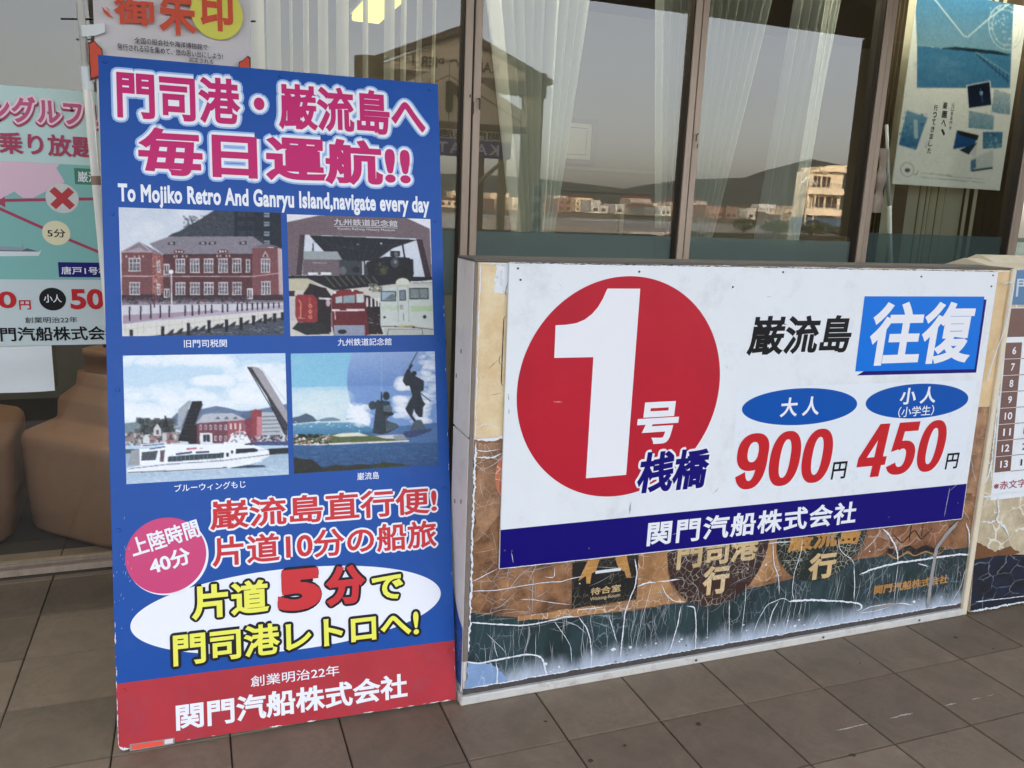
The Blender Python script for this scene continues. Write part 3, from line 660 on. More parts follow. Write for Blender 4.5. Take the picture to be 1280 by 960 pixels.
def rolled():
    t = thing('rolled_banner', (3.5, 3.56, .0), 'rolled pennant on a white stick leaning beside the brown drape', 'rolled banner')
    MB().tube((3.447, 3.60, 1.975), (3.545, 3.605, 1.55), .008, .009, 12).tube((3.542, 3.605, 1.56), (3.72, 3.61, .7), .012, .013, 12).build('stick', M_white, t, smooth=True)
    V = []; n = 14
    for j in range(16):
        z = 1.52+.33*j/15; w_ = .026+.006*math.sin(j)+.006*(j < 5)
        for i in range(n): a = 2*math.pi*i/n; V.append((3.425+.0*j+w_*math.cos(a)*(1+.12*math.sin(3*a+j*.3)), 3.57+w_*.6*math.sin(a), z))
    m = mat('clear_red_white_cloth', (190, 172, 166), .45, .5, 14, stretch=(1, 1, .3), dirt=(120, 40, 40), dirt_amt=.8, dirt_scale=10)
    mesh('cloth', V, [(j*n+i, j*n+(i+1) % n, (j+1)*n+(i+1) % n, (j+1)*n+i) for j in range(15) for i in range(n)], m, t, smooth=True)
rolled()
# ---------------------------------------------------------------- the painted display box
def cracked(name, base, white=(222, 226, 232), scale=34., width=.035, amt=.8, sx=1., sz=1., noise=.22, mottle=None, seed=0., bleach=None):
    """old vinyl print: base colour, mottling, a web of fine pale cracks; bleach=(z0, z1) fades towards white near the ground where splashes bleached it"""
    if name in MATS: return MATS[name]
    m, nt, b = new_mat(name); N = nt.nodes.new; Lk = nt.links.new
    tc = N('ShaderNodeTexCoord'); mp = N('ShaderNodeMapping'); mp.inputs['Scale'].default_value = (sx, 1, sz); mp.inputs['Location'].default_value = (seed, 0, seed*.7)
    Lk(tc.outputs['Object'], mp.inputs[0])
    nz = N('ShaderNodeTexNoise'); nz.inputs['Scale'].default_value = 14; nz.inputs['Detail'].default_value = 5; Lk(mp.outputs[0], nz.inputs['Vector'])
    ad = N('ShaderNodeVectorMath'); ad.operation = 'MULTIPLY_ADD'; ad.inputs[1].default_value = (.05, .05, .05); Lk(nz.outputs['Color'], ad.inputs[0]); Lk(mp.outputs[0], ad.inputs[2])
    vo = N('ShaderNodeTexVoronoi'); vo.feature = 'DISTANCE_TO_EDGE'; vo.inputs['Scale'].default_value = scale; Lk(ad.outputs[0], vo.inputs['Vector'])
    wn = N('ShaderNodeTexNoise'); wn.inputs['Scale'].default_value = 7; wn.inputs['Detail'].default_value = 3; Lk(mp.outputs[0], wn.inputs['Vector'])
    wr = N('ShaderNodeMapRange'); wr.inputs['From Min'].default_value = .42; wr.inputs['From Max'].default_value = .68; wr.inputs['To Min'].default_value = 0.; wr.inputs['To Max'].default_value = width*1.6
    Lk(wn.outputs[0], wr.inputs[0])
    cmp_ = N('ShaderNodeMapRange'); cmp_.inputs['From Min'].default_value = 0; Lk(vo.outputs['Distance'], cmp_.inputs[0]); Lk(wr.outputs[0], cmp_.inputs['From Max'])
    cmp_.inputs['To Min'].default_value = amt; cmp_.inputs['To Max'].default_value = 0
    n2 = N('ShaderNodeTexNoise'); n2.inputs['Scale'].default_value = 11; n2.inputs['Detail'].default_value = 12; n2.inputs['Roughness'].default_value = .7; Lk(mp.outputs[0], n2.inputs['Vector'])
    rp = N('ShaderNodeValToRGB'); c = lin(base); c2 = lin(mottle) if mottle else tuple(v*(1+noise) for v in c); e = rp.color_ramp.elements
    e[0].position = .35; e[0].color = (*[v*(1-noise) for v in c], 1); e[1].position = .66; e[1].color = (*c2, 1); Lk(n2.outputs[0], rp.inputs[0]); out = rp.outputs[0]
    if bleach:
        sp = N('ShaderNodeSeparateXYZ'); Lk(tc.outputs['Object'], sp.inputs[0])
        st = N('ShaderNodeMapping'); st.inputs['Scale'].default_value = (1, 1, .35); Lk(tc.outputs['Object'], st.inputs[0])
        n3 = N('ShaderNodeTexNoise'); n3.inputs['Scale'].default_value = 17; n3.inputs['Detail'].default_value = 12; n3.inputs['Roughness'].default_value = .68; Lk(st.outputs[0], n3.inputs['Vector'])
        a_ = N('ShaderNodeMath'); a_.operation = 'MULTIPLY_ADD'; a_.inputs[1].default_value = bleach[2] if len(bleach) > 2 else .11; Lk(n3.outputs[0], a_.inputs[0])
        ng = N('ShaderNodeMath'); ng.operation = 'MULTIPLY'; ng.inputs[1].default_value = -1; Lk(sp.outputs[2], ng.inputs[0]); Lk(ng.outputs[0], a_.inputs[2])
        mr = N('ShaderNodeMapRange'); mr.interpolation_type = 'SMOOTHSTEP'; mr.inputs['From Min'].default_value = bleach[0]; mr.inputs['From Max'].default_value = bleach[1]; Lk(a_.outputs[0], mr.inputs[0])
        mm = N('ShaderNodeMixRGB'); mm.inputs[2].default_value = (*lin((190, 202, 220)), 1); Lk(mr.outputs[0], mm.inputs[0]); Lk(out, mm.inputs[1]); out = mm.outputs[0]
    mx = N('ShaderNodeMixRGB'); mx.inputs[2].default_value = (*lin(white), 1); Lk(cmp_.outputs[0], mx.inputs[0]); Lk(out, mx.inputs[1]); Lk(mx.outputs[0], b.inputs['Base Color'])
    b.inputs['Roughness'].default_value = .38
    bp = N('ShaderNodeBump'); bp.inputs['Strength'].default_value = .5; bp.inputs['Distance'].default_value = .001; bp.invert = True
    Lk(cmp_.outputs[0], bp.inputs['Height']); Lk(bp.outputs[0], b.inputs['Normal'])
    MATS[name] = m; return m
KF = Fr((0, 2.15, 0), (1, 0, 0), (0, 0, 1), (0, -1, 0))
STROKES = [([(726,267),(784,253),(835,242),(886,231),(939,230),(991,233),(1034,238),(1083,232)],2.1),([(1083,232),(1113,192),(1130,146),(1139,89),(1140,39)],1.5),([(717,139),(753,127),(803,127),(855,130),(912,131),(949,121),(969,107),(978,72),(989,27)],2.7),([(814,122),(820,89),(820,33)],2.1),([(803,198),(810,160),(819,137)],1.2),([(780,222),(806,192),(838,158),(848,138)],0.6),([(1268,404),(1281,354),(1278,311),(1257,253),(1246,211),(1245,150),(1243,61)],2.1),([(1284,307),(1318,316),(1355,312)],2.7),([(720,392),(753,405),(809,428)],1.2),([(725,366),(805,358),(880,361),(958,363),(1016,358),(1058,366),(1091,367)],1.2),([(882,319),(935,309),(999,290),(1053,277)],0.9),([(992,408),(993,374),(962,381)],1.2),([(1189,222),(1210,167),(1228,117)],1.2),([(1082,240),(1076,257),(1125,253),(1170,252)],1.5),([(1339,308),(1316,206),(1300,119),(1297,86)],0.6),([(999,231),(1037,177),(1062,135),(1070,73)],0.9),([(1034,226),(1079,203),(1114,170)],0.6),([(1355,314),(1390,313),(1444,312)],2.1),([(1373,305),(1395,263),(1427,236),(1476,227)],1.5),([(1456,215),(1448,143),(1431,65),(1398,30)],1.8),([(1477,212),(1509,205),(1521,143),(1529,29)],1.8),([(1645,206),(1662,45)],1.2),([(1706,261),(1710,197),(1709,74)],0.9),([(1798,400),(1812,318),(1838,274),(1850,201)],1.5),([(1920,404),(1923,357),(1904,277),(1903,206),(1919,168)],1.2),([(1758,66),(1772,117),(1804,172),(1869,187),(1898,171)],1.2),([(1811,39),(1829,139),(1850,177)],1.8),([(1892,169),(1960,165),(2002,162),(2052,152),(2090,144)],3.6),([(1906,134),(1894,51)],1.2),([(1955,151),(1941,104)],0.9),([(2038,105),(2004,52)],0.9),([(1776,397),(1815,398),(1875,394)],1.5),([(1561,201),(1571,77)],0.6),([(1551,66),(1575,70)],1.2),([(2274,402),(2310,372),(2342,334),(2362,297),(2371,258)],2.9),([(2196,232),(2242,244),(2310,253),(2394,258),(2467,256),(2555,256),(2638,256),(2731,248)],3.4),([(2469,243),(2524,224)],2.3),([(2053,150),(2115,141),(2185,126),(2222,115),(2232,95),(2208,90)],2.9),([(2227,84),(2266,96),(2351,96),(2425,89),(2479,72)],1.7),([(2220,79),(2291,75),(2361,83)],1.1),([(2166,268),(2181,196),(2187,137)],1.7),([(2077,386),(2087,346),(2114,320),(2151,298),(2170,267)],1.1),([(2374,254),(2375,183),(2380,98)],0.9),([(2198,322),(2244,357),(2271,399)],1.1),([(2735,211),(2715,176),(2711,121),(2676,63)],1.1),([(2680,381),(2709,336),(2718,274)],2.6),([(2232,71),(2208,27)],1.4),([(2596,43),(2645,30)],1.1)]
def mm(pts): return [(a/1000, b/1000) for a, b in pts]
def wobble(pts, amp=.003, step=.02, seed=1):
    g = np.random.RandomState(seed); out = []
    for (a, b) in zip(pts, pts[1:]+pts[:1]):
        L = math.hypot(b[0]-a[0], b[1]-a[1]); n = max(1, int(L/step))
        for i in range(n):
            t = i/n; k = 0 if i == 0 else amp
            out.append((a[0]+(b[0]-a[0])*t+g.uniform(-k, k), a[1]+(b[1]-a[1])*t+g.uniform(-k, k)))
    return out
def display_box():
    t = thing('display_box', (1.72, 2.25, 0), 'old display box with peeling brown and dark green print under the white price board', 'display box')
    side = mat('pale_grey_painted_side', (226, 219, 212), .55, .04, 6, .1, 60, dirt=(150, 140, 132), dirt_amt=.3, dirt_scale=14)
    body = mesh('body', [(.712, 2.153, .03), (2.738, 2.153, .03), (2.738, 2.30, .03), (.712, 2.30, .03), (.712, 2.153, 1.325), (2.710, 2.153, 1.325), (2.710, 2.30, 1.325), (.712, 2.30, 1.325)], BF, side, t)
    SF = Fr((.710, 0, 0), (0, -1, 0), (0, 0, 1), (-1, 0, 0))
    prism('side_panel', SF, rect(-2.302, .835, -2.1505, 1.326), 0, .004, side, t, bevel=.0015)
    prism('side_panel', SF, rect(-2.302, .035, -2.1505, .829), 0, .004, side, t, bevel=.0015)
    flat('blue_patch', SF, [(-2.1508, .055), (-2.3005, .055), (-2.3005, .40), (-2.28, .37), (-2.24, .31), (-2.19, .262), (-2.1508, .245)], .0046, cracked('blue_side', (36, 84, 168), scale=60, amt=.4, noise=.1), t)
    for z, y in ((1.06, 2.24), (.62, 2.20), (.60, 2.26), (.98, 2.28)):
        box('scuff', .7045, .7058, y, y+.004, z, z+.012, M_rust, t)
    capm = mat('dark_grey_cap', (92, 86, 82), .6, .15, 20, .2, 90)
    mesh('cap', bxv(.706, 2.716, 2.149, 2.302, 1.3265, 1.334), BF, capm, t, bevel=.0015)
    # upper cream print, lower print
    cream = cracked('cream_print_old', (238, 222, 184), (236, 234, 226), 22, .02, .35, mottle=(216, 186, 140), noise=.05, seed=3)
    brown = cracked('brown_print_old', (100, 66, 48), (216, 208, 196), 26, .03, .35, mottle=(172, 126, 88), noise=.35, seed=5)
    tealm = cracked('dark_teal_print_old', (30, 46, 50), (176, 188, 194), 38, .03, .45, sz=.45, mottle=(50, 74, 78), noise=.35, seed=8, bleach=(-.066, .022, .11))
    XR0, XR1 = 2.735, 2.742
    prism('front_print_upper', KF, wobble([(.716, .832), (2.738, .832), (2.712, 1.3255), (.716, 1.3255)], .0012, .03), -.003, .0, cream, t)
    brtop = cracked('tan_print_old', (128, 90, 66), (222, 212, 198), 22, .04, .5, mottle=(192, 150, 114), noise=.35, seed=2)
    prism('front_print_lower', KF, rect(.724, .20, 2.742, .8265), -.003, .0, brown, t)
    flat('faded_print', KF, wobble([(.7245, .50), (.77, .55), (.82, .60), (1.5, .62), (2.60, .60), (2.66, .50), (2.736, .47), (2.738, .826), (.7245, .826)], .014, .02), .0003, brtop, t)
    tl = mm([(726, 297), (761, 285), (800, 276), (861, 262), (930, 243), (995, 234), (1080, 230), (1146, 229), (1304, 222), (1453, 226), (1751, 240), (2000, 262), (2193, 292), (2330, 290), (2476, 284), (2676, 277), (2738, 277)])
    prism('front_print_base', KF, [(.722, .047), (2.742, .047)]+tl[::-1], -.002, .0012, tealm, t)
    # orange flash under the sign's left edge
    flat('print_patch', KF, ellipse(.845, .715, .055, .085, 40), .0006, cracked('orange_print', (208, 120, 78), scale=24, noise=.1), t)
    flat('print_patch', KF, wobble([(.766, 1.245), (.812, 1.245), (.812, 1.32), (.768, 1.32)], .004, .01), .0006, mat('white_repair_paint', (226, 230, 234), .5, .04, 30, dirt=(150, 140, 130), dirt_amt=.6, dirt_scale=40), t)
    lines = [([(.800, 1.235), (.800, 1.262), (.806, 1.27)], .0012), ([(.806, 1.18), (.797, 1.18), (.797, .98), (.806, .98)], .0012), ([(.797, 1.07), (.788, 1.07), (.788, 1.04), (.797, 1.04)], .0009), ([(.79, 1.25), (.803, 1.238)], .0012), ([(.755, 1.03), (.785, 1.055)], .0007), ([(.765, .955), (.80, .96)], .0007)]
    ribbons('ink_lines', KF, lines, .0012, M_black, t, 'stuff', jit=.2)
    # the three printed emblems
    sq = cracked('black_emblem', (30, 30, 30), (190, 176, 150), 46, .04, .6, noise=.3, seed=4)
    flat('emblem_square', KF, mm([(1053, 414), (1283, 414), (1286, 262), (1059, 262)]), .0016, sq, t)
    flare = cracked('tan_flare', (170, 122, 78), (240, 232, 214), 30, .05, .7, mottle=(196, 150, 104), noise=.3, seed=6)
    flat('flare', KF, wobble(mm([(1283, 430), (1400, 430), (1392, 340), (1425, 262), (1476, 224), (1363, 229), (1060, 232), (880, 246), (880, 262), (1286, 258)]), .003), .0014, flare, t)
    flat('flare', KF, wobble(mm([(1756, 440), (1815, 440), (1818, 360), (1858, 272), (1722, 250), (1762, 330)]), .003), .0014, flare, t)
    flat('flare', KF, wobble(mm([(2205, 440), (2560, 440), (2640, 300), (2560, 300), (2502, 301), (2447, 287), (2414, 309), (2360, 291), (2313, 315), (2195, 302), (2215, 380)]), .002), .0014, cracked('leather_flare', (132, 84, 58), (200, 180, 160), 16, .06, .5, mottle=(160, 112, 80), noise=.35, seed=9), t)
    disc1 = cracked('dark_brown_disc', (58, 38, 34), (200, 188, 170), 44, .05, .8, noise=.25, seed=11); disc2 = cracked('dark_green_disc', (30, 40, 36), (200, 196, 176), 48, .05, .8, noise=.25, seed=12)
    flat('emblem_disc', KF, ellipse(1.585, .420, .198, .224, 72), .0020, disc1, t); flat('emblem_disc', KF, ellipse(2.010, .420, .196, .19, 72), .0022, disc2, t)
    gold = cracked('gold_paint', (206, 178, 130), (236, 226, 200), 60, .06, .7, noise=.15, seed=14); gold2 = cracked('bronze_paint', (182, 132, 70), (220, 190, 140), 60, .06, .6, noise=.2, seed=15)
    flat('emblem_roof', KF, mm([(1075, 352), (1108, 425), (1148, 425), (1134, 378), (1120, 372), (1117, 338), (1104, 340), (1101, 366)]), .0022, gold2, t)
    flat('emblem_roof', KF, mm([(1262, 340), (1236, 425), (1196, 425), (1206, 395), (1214, 376), (1236, 364), (1244, 342)]), .0022, gold2, t)
    flat('emblem_bar', KF, rect(1.133, .369, 1.222, .379), .0026, M_white, t)
    text(t, KF, '待合室', (1.120, .298, 1.226, .323), .0030, gold, .02); text(t, KF, 'Waiting Room', (1.120, .276, 1.226, .292), .0030, gold, .004)
    text(t, KF, '門司港', (1.425, .345, 1.742, .442), .0030, gold, .035); text(t, KF, '行', (1.531, .239, 1.635, .343), .0030, gold, .045)
    text(t, KF, '巌流島', (1.862, .352, 2.178, .442), .0032, gold2, .035); text(t, KF, '行', (1.963, .238, 2.083, .338), .0032, gold, .045)
    text(t, KF, '関門汽船株式会社', (2.277, .141, 2.638, .178), .0024, gold2, .03)
    ribbons('zigzag_line', KF, [(mm([(2313, 318), (2360, 290), (2414, 312), (2447, 289), (2502, 303), (2551, 280), (2593, 290)]), .010), (mm([(2330, 372), (2380, 330), (2430, 380), (2470, 335), (2520, 378)]), .0022), (mm([(2410, 440), (2412, 330)]), .002), (mm([(2470, 440), (2468, 335)]), .002)], .0024, sq, t, jit=.1)
    ribbons('zigzag_line', KF, [(mm([(2313, 300), (2360, 272), (2414, 294), (2447, 273), (2502, 287), (2551, 266), (2593, 276)]), .0022)], .0026, gold2, t, jit=.1)
    # cracks: the long ones traced, plus a fine random web
    st = [(mm(p), w_/1000) for p, w_ in STROKES]
    crackm = mat('exposed_white_board', (228, 232, 238), .6, .05, 40)
    o = ribbons('peeling_crack', KF, st, .0036, crackm, t, 'stuff', jit=.45)
    g = np.random.RandomState(3); fine = []
    for i in range(120):                                   # thin vertical runs in the dark base
        x = g.uniform(.76, 2.70); z0 = g.uniform(.12, .27); L = g.uniform(.03, .15); p = [(x, z0)]
        while L > 0: x += g.uniform(-.008, .008); z0 -= .018; L -= .018; p.append((x, max(.05, z0)))
        fine.append((p, g.uniform(.00025, .0008)**1.0))
    for i in range(85):                                   # branching web
        x, z = g.uniform(.74, 2.70), g.uniform(.20, .42); a = g.uniform(0, 6.28) if x > 1.3 else g.uniform(-.4, .4); p = [(x, z)]
        for k in range(g.randint(4, 10)):
            a += g.uniform(-.8, .8) if x > 1.3 else g.uniform(-.2, .2); x += .016*math.cos(a); z += .016*math.sin(a); z = min(.43, max(.12, z)); p.append((x, z))
        fine.append((p, g.uniform(.0003, .0008)))
    for i in range(55):                                    # fans in the leathery left part and the right strip
        lf = i < 40; x, z = (g.uniform(.73, .95), g.uniform(.27, .80)) if lf else (g.uniform(2.66, 2.73), g.uniform(.3, .8)); a = g.uniform(-.5, .5) if g.rand() < .7 else g.uniform(1.2, 1.9); p = [(x, z)]
        for k in range(g.randint(4, 12)):
            a += g.uniform(-.3, .3); x += .013*math.cos(a); z += .013*math.sin(a); x = min(2.735, max(.726, x)); p.append((x, min(.82, z)))
        fine.append((p, g.uniform(.0004, .0010)))
    ribbons('fine_crack', KF, fine, .0033, mat('pale_crack', (186, 192, 194), .6), t, 'stuff', jit=.3, step=.009)
    ribbons('torn_seam', KF, [([(.716, .829), (.76, .826), (.80, .829), (.83, .831)], .004), ([(.722, .80), (.75, .79), (.80, .795)], .0012), ([(.73, .775), (.78, .77), (.812, .785)], .0022), ([(.726, .86), (.75, .875), (.80, .856)], .0012)], .0014, crackm, t, 'stuff', jit=.6)
    ribbons('torn_edge', KF, [([(.7235, 1.32), (.7225, 1.0), (.7235, .83)], .0016), ([(.7265, .82), (.7255, .5), (.7265, .28), (.7245, .17)], .0028), ([(.735, .048), (1.2, .0485), (1.9, .048), (2.73, .048)], .0018), ([(.72, 1.322), (1.6, 1.3235), (2.70, 1.3215)], .0016)], .0040, crackm, t, 'stuff', jit=.9)
    mb1, mb2 = MB(), MB()
    for i in range(60):
        x = g.uniform(.95, 2.70); z = g.uniform(.05, .11) if i < 52 else g.uniform(.2, .4); r_ = g.uniform(.0012, .004)*(1.8 if g.rand() < .15 else 1); k = g.randint(6, 11)
        p_ = [(x+r_*g.uniform(.4, 1.3)*math.cos(a)*1.4, z+r_*g.uniform(.4, 1.3)*math.sin(a)) for a in np.arange(k)*2*math.pi/k]
        (mb1 if g.rand() < .7 else mb2).add([KF.P(u, v_, .0038+i*4e-6) for u, v_ in p_], [tuple(range(k))])
    o = mb1.build('torn_flake', crackm, t); o['kind'] = 'stuff'; o = mb2.build('torn_flake', mat('bare_board_fleck', (120, 116, 110), .8), t); o['kind'] = 'stuff'
    grey = mat('bare_grey_board', (150, 148, 146), .7, .1, 30)
    ribbons('torn_strip', KF, [(mm([(2640, 391), (2584, 337), (2552, 293), (2550, 245), (2550, 148), (2554, 50)]), .0085), (mm([(2266, 88), (2351, 92), (2425, 84)]), .005)], .0040, grey, t, jit=.15)
    flat('bleached_corner', KF, wobble([(.718, .048), (.86, .048), (.80, .12), (.724, .135)], .004, .01), .0030, cracked('bleached_blue', (134, 164, 206), (230, 236, 244), 22, .05, .5, noise=.15, seed=20), t)
    edge = mat('taupe_edge_strip', (122, 112, 104), .65, .12, 30, .2, 80)
    mesh('edge_trim', [(.7075, 2.1452, .14), (.7225, 2.1452, .14), (.7225, 2.16, .14), (.7075, 2.16, .14), (.7075, 2.1452, 1.3262), (.7165, 2.1452, 1.3262), (.7165, 2.16, 1.3262), (.7075, 2.16, 1.3262)], BF, edge, t)
    creamt = mat('cream_corner_trim', (224, 212, 188), .5, .07, 20, .15, 60, dirt=(150, 110, 70), dirt_amt=.4, dirt_scale=10)
    mesh('corner_trim', [(2.726, 2.135, .0), (2.752, 2.135, .0), (2.752, 2.31, .0), (2.726, 2.31, .0), (2.698, 2.140, 1.331), (2.722, 2.140, 1.331), (2.722, 2.31, 1.331), (2.698, 2.31, 1.331)], BF, creamt, t, bevel=.003)
    flat('corner_print', KF, [(2.652, .83), (2.712, .83), (2.700, 1.325), (2.634, 1.325)], .0008, cracked('tan_corner_print', (224, 190, 142), (244, 236, 220), 30, .02, .35, mottle=(232, 206, 160), noise=.1, seed=31), t)
    basem = mat('weathered_white_base', (206, 204, 198), .6, .08, 16, .2, 50, dirt=(120, 112, 100), dirt_amt=.6, dirt_scale=18)
    box('base_strip', .700, 2.725, 2.132, 2.302, .0005, .0290, basem, t, bevel=.004)
    box('dark_grey_strip', .712, 2.724, 2.146, 2.1495, .0292, .0468, mat('dark_grey_edge', (70, 66, 64), .7, .3, 50), t)  # plain dark grey strip between the print and the base
    for x in (1.52, 2.05, 2.50): box('dent', x, x+.008, 2.1305, 2.1318, .012, .019, M_rust, t)
    # loose white cable down the right edge
    c = bpy.data.curves.new('cable', 'CURVE'); c.dimensions = '3D'; c.bevel_depth = .0022; sp = c.splines.new('BEZIER')
    pts = [(2.650, 2.130, 1.279), (2.690, 2.128, 1.282), (2.692, 2.124, 1.22), (2.686, 2.124, 1.12), (2.668, 2.13, 1.03), (2.660, 2.138, .93)]
    sp.bezier_points.add(len(pts)-1)
    for bp_, q in zip(sp.bezier_points, pts): bp_.co = Vector(q)-WL[t]; bp_.handle_left_type = bp_.handle_right_type = 'AUTO'
    c.materials.append(M_white); o = bpy.data.objects.new('cable', c); COL.objects.link(o)
    me = bpy.data.meshes.new_from_object(o.evaluated_get(bpy.context.evaluated_depsgraph_get())); bpy.data.objects.remove(o); o = bpy.data.objects.new('cable', me); link(o, t)
display_box()

# ---------------------------------------------------------------- the big white sign screwed to its front
def numerals(parent, fr, s, bx, d, m, shear):
    """heavy upright sans numerals, drawn from ellipse arcs and bars"""
    def arc(cx, cy, ro, ri, a0, a1, n=40):
        A = np.linspace(R(a0), R(a1), n); e = .86
        f = lambda r: [(cx+r[0]*abs(math.cos(a))**e*math.copysign(1, math.cos(a)), cy+r[1]*abs(math.sin(a))**e*math.copysign(1, math.sin(a))) for a in A]
        o, i = f(ro), f(ri); return [[o[k], o[k+1], i[k+1], i[k]] for k in range(n-1)]
    G = {'0': arc(.28, .5, (.285, .5), (.098, .350), 0, 360, 60),
         '9': arc(.28, .665, (.285, .335), (.098, .180), 0, 360, 60)+arc(.28, .5, (.285, .5), (.098, .350), 20, -152),
         '5': [[(.08, .825), (.515, .825), (.515, 1.0), (.08, 1.0)], [(.08, 1.0), (.24, 1.0), (.215, .60), (.21, .50), (.03, .45)]]+arc(.268, .325, (.292, .325), (.100, .175), 128, -155, 46),
         '4': [[(.315, 0), (.495, 0), (.495, 1.0), (.315, 1.0)], [(-.01, .215), (.575, .215), (.575, .38), (-.01, .38)], [(-.01, .38), (.16, .38), (.345, .76), (.325, 1.0), (.29, 1.0)]]}
    W = .56*3+.055*2; mb = MB(); kx_ = (bx[2]-bx[0])/(W+shear); ky = bx[3]-bx[1]; q = 0
    for i, c in enumerate(s):
        for P in G[c]:
            q += 1; pts = [((x+i*.615+shear*y), y) for x, y in P]; mb.add([fr.P(bx[0]+x*kx_, bx[1]+y*ky, d+(q % 89)*2e-6) for x, y in pts], [tuple(range(len(pts)))])
    return mb.build('lettering', m, parent)
def pier_sign():
    t = thing('price_board', (1.73, 2.14, .40), 'large white price board with red number one disc and navy bottom band', 'sign')
    F0 = Fr((0, 2.1385, 0), (1, 0, 0), (0, 0, 1), (0, -1, 0))
    prism('board', F0, [(.809, .4285), (2.648, .402), (2.630, 1.3225), (.804, 1.3275)], -.008, 0, M_signwhite, t, bevel=.0008)
    zb = lambda x: .4285+(x-.809)/1.839*(-.0265)
    flat('navy_band', F0, [(.8105, .431), (2.6455, .4045), (2.642, .5415), (.8085, .552)], .0003, M_navy, t)
    flat('red_disc', F0, ellipse(1.1795, .958, .3385, .335, 128), .0003, M_signred, t)
    one = mm([(1107, 1257), (1213, 1257), (1211, 689), (1075, 689), (1075, 1058), (951, 1059), (950, 1153), (980, 1153.5), (1014, 1158), (1040, 1168), (1062, 1184), (1080, 1204), (1094, 1228), (1103, 1250)])
    flat('numeral_one', F0, one, .0006, M_white_ink, t, )
    text(t, F0, '号', (1.236, .781, 1.381, .914), .0009, M_white_ink, .034, shear=.04)
    text(t, F0, '桟橋', (1.250, .624, 1.508, .757), .0014, M_navy, .034, shear=.10, outlines=[(.0122, M_white_ink, (0, 0))])
    text(t, F0, '巌流島', (1.606, 1.047, 2.014, 1.174), .0006, M_black, .027, shear=.08)
    flat('box_shadow', F0, [(2.058, .970), (2.600, .962), (2.594, 1.224), (2.580, 1.224)], .0003, M_navy, t)
    flat('blue_box', F0, [(2.049, .984), (2.589, .975), (2.581, 1.234), (2.048, 1.235)], .0006, M_cyan, t)
    text(t, F0, '往復', (2.092, 1.000, 2.556, 1.217), .0010, M_white_ink, .030, shear=.03)
    flat('overlay_sheet', F0, [(1.596, .600), (2.606, .588), (2.612, .933), (1.590, .947)], .0002, mat('overlay_white', (230, 237, 243), .28, .01, 7), t)
    flat('blue_oval', F0, ellipse(1.8435, .873, .2325, .062, 80, R(-1)), .0005, M_royal, t); flat('blue_oval', F0, ellipse(2.347, .869, .235, .062, 80, R(-1)), .0005, M_royal, t)
    text(t, F0, '大 人', (1.760, .841, 1.918, .906), .0009, M_white_ink, .025); text(t, F0, '小 人', (2.260, .859, 2.425, .919), .0009, M_white_ink, .028)
    text(t, F0, '（小学生）', (2.262, .814, 2.425, .852), .0009, M_white_ink, .008)
    numerals(t, F0, '900', (1.603, .604, 2.000, .793), .0009, M_pricered, .06); numerals(t, F0, '450', (2.106, .604, 2.512, .795), .0009, M_pricered, .10)
    text(t, F0, '円', (2.003, .609, 2.067, .671), .0009, M_black, .02, shear=.05); text(t, F0, '円', (2.520, .606, 2.582, .666), .0009, M_black, .02, shear=.05)
    text(t, F0, '関門汽船株式会社', (1.302, .440, 2.135, .524), .0008, M_white_ink, .026, rot=R(-.45), lw=1.12)
    for (x, z) in mm([(829, 1311), (838, 1280), (1206, 1306), (1533, 1263), (1713, 1310), (2279, 1301), (2606, 1308), (2606, 1270), (824, 487), (846, 483), (1100, 462), (1890, 452), (2287, 446), (2612, 470)]):
        MB().tube(F0.P(x, z, -.001), F0.P(x, z, .0022), .0036, .0026, 10).build('screw', M_rust if z > 1 else M_screw, t)
    # old repair: outlined patch at the right end of the band, scratches, scuffs
    ribbons('scratch', F0, [([(2.555, .420), (2.560, .535)], .0008), ([(2.560, .52), (2.600, .548)], .0006), ([(.845, .478), (.852, .445)], .0012), ([(1.39, .475), (1.415, .479)], .0006), ([(.955, .93), (.985, .928)], .0008)], .0012, M_white, t, 'stuff', jit=.5)
    ribbons('scuff', F0, [([(.955, 1.27), (.962, 1.262)], .002), ([(.940, 1.252), (.949, 1.248)], .002), ([(1.55, .62), (1.54, .605), (1.53, .60)], .0022), ([(1.235, .60), (1.232, .56)], .0035), ([(1.66, 1.235), (1.68, 1.232)], .001), ([(1.535, 1.02), (1.542, 1.01)], .0018), ([(2.10, 1.322), (2.14, 1.3215)], .0012), ([(2.05, .66), (2.075, .652)], .0015), ([(.815, .96), (.817, .94)], .003), ([(.822, .915), (.822, .90)], .003)], .0010, mat('grey_scuff', (150, 156, 156), .6), t, 'stuff', jit=.7)
    ribbons('chipped_edge', F0, [([(.811, .4300), (1.7, .4168), (2.646, .4035)], .0012), ([(2.6465, .405), (2.643, .54)], .0012)], .0009, M_white, t, 'stuff', jit=.5)
    ribbons('edge_wear', F0, [([(.806, 1.3262), (1.5, 1.3245), (2.629, 1.3215)], .0009)], .0009, M_rust, t, 'stuff', jit=1.0)
pier_sign()

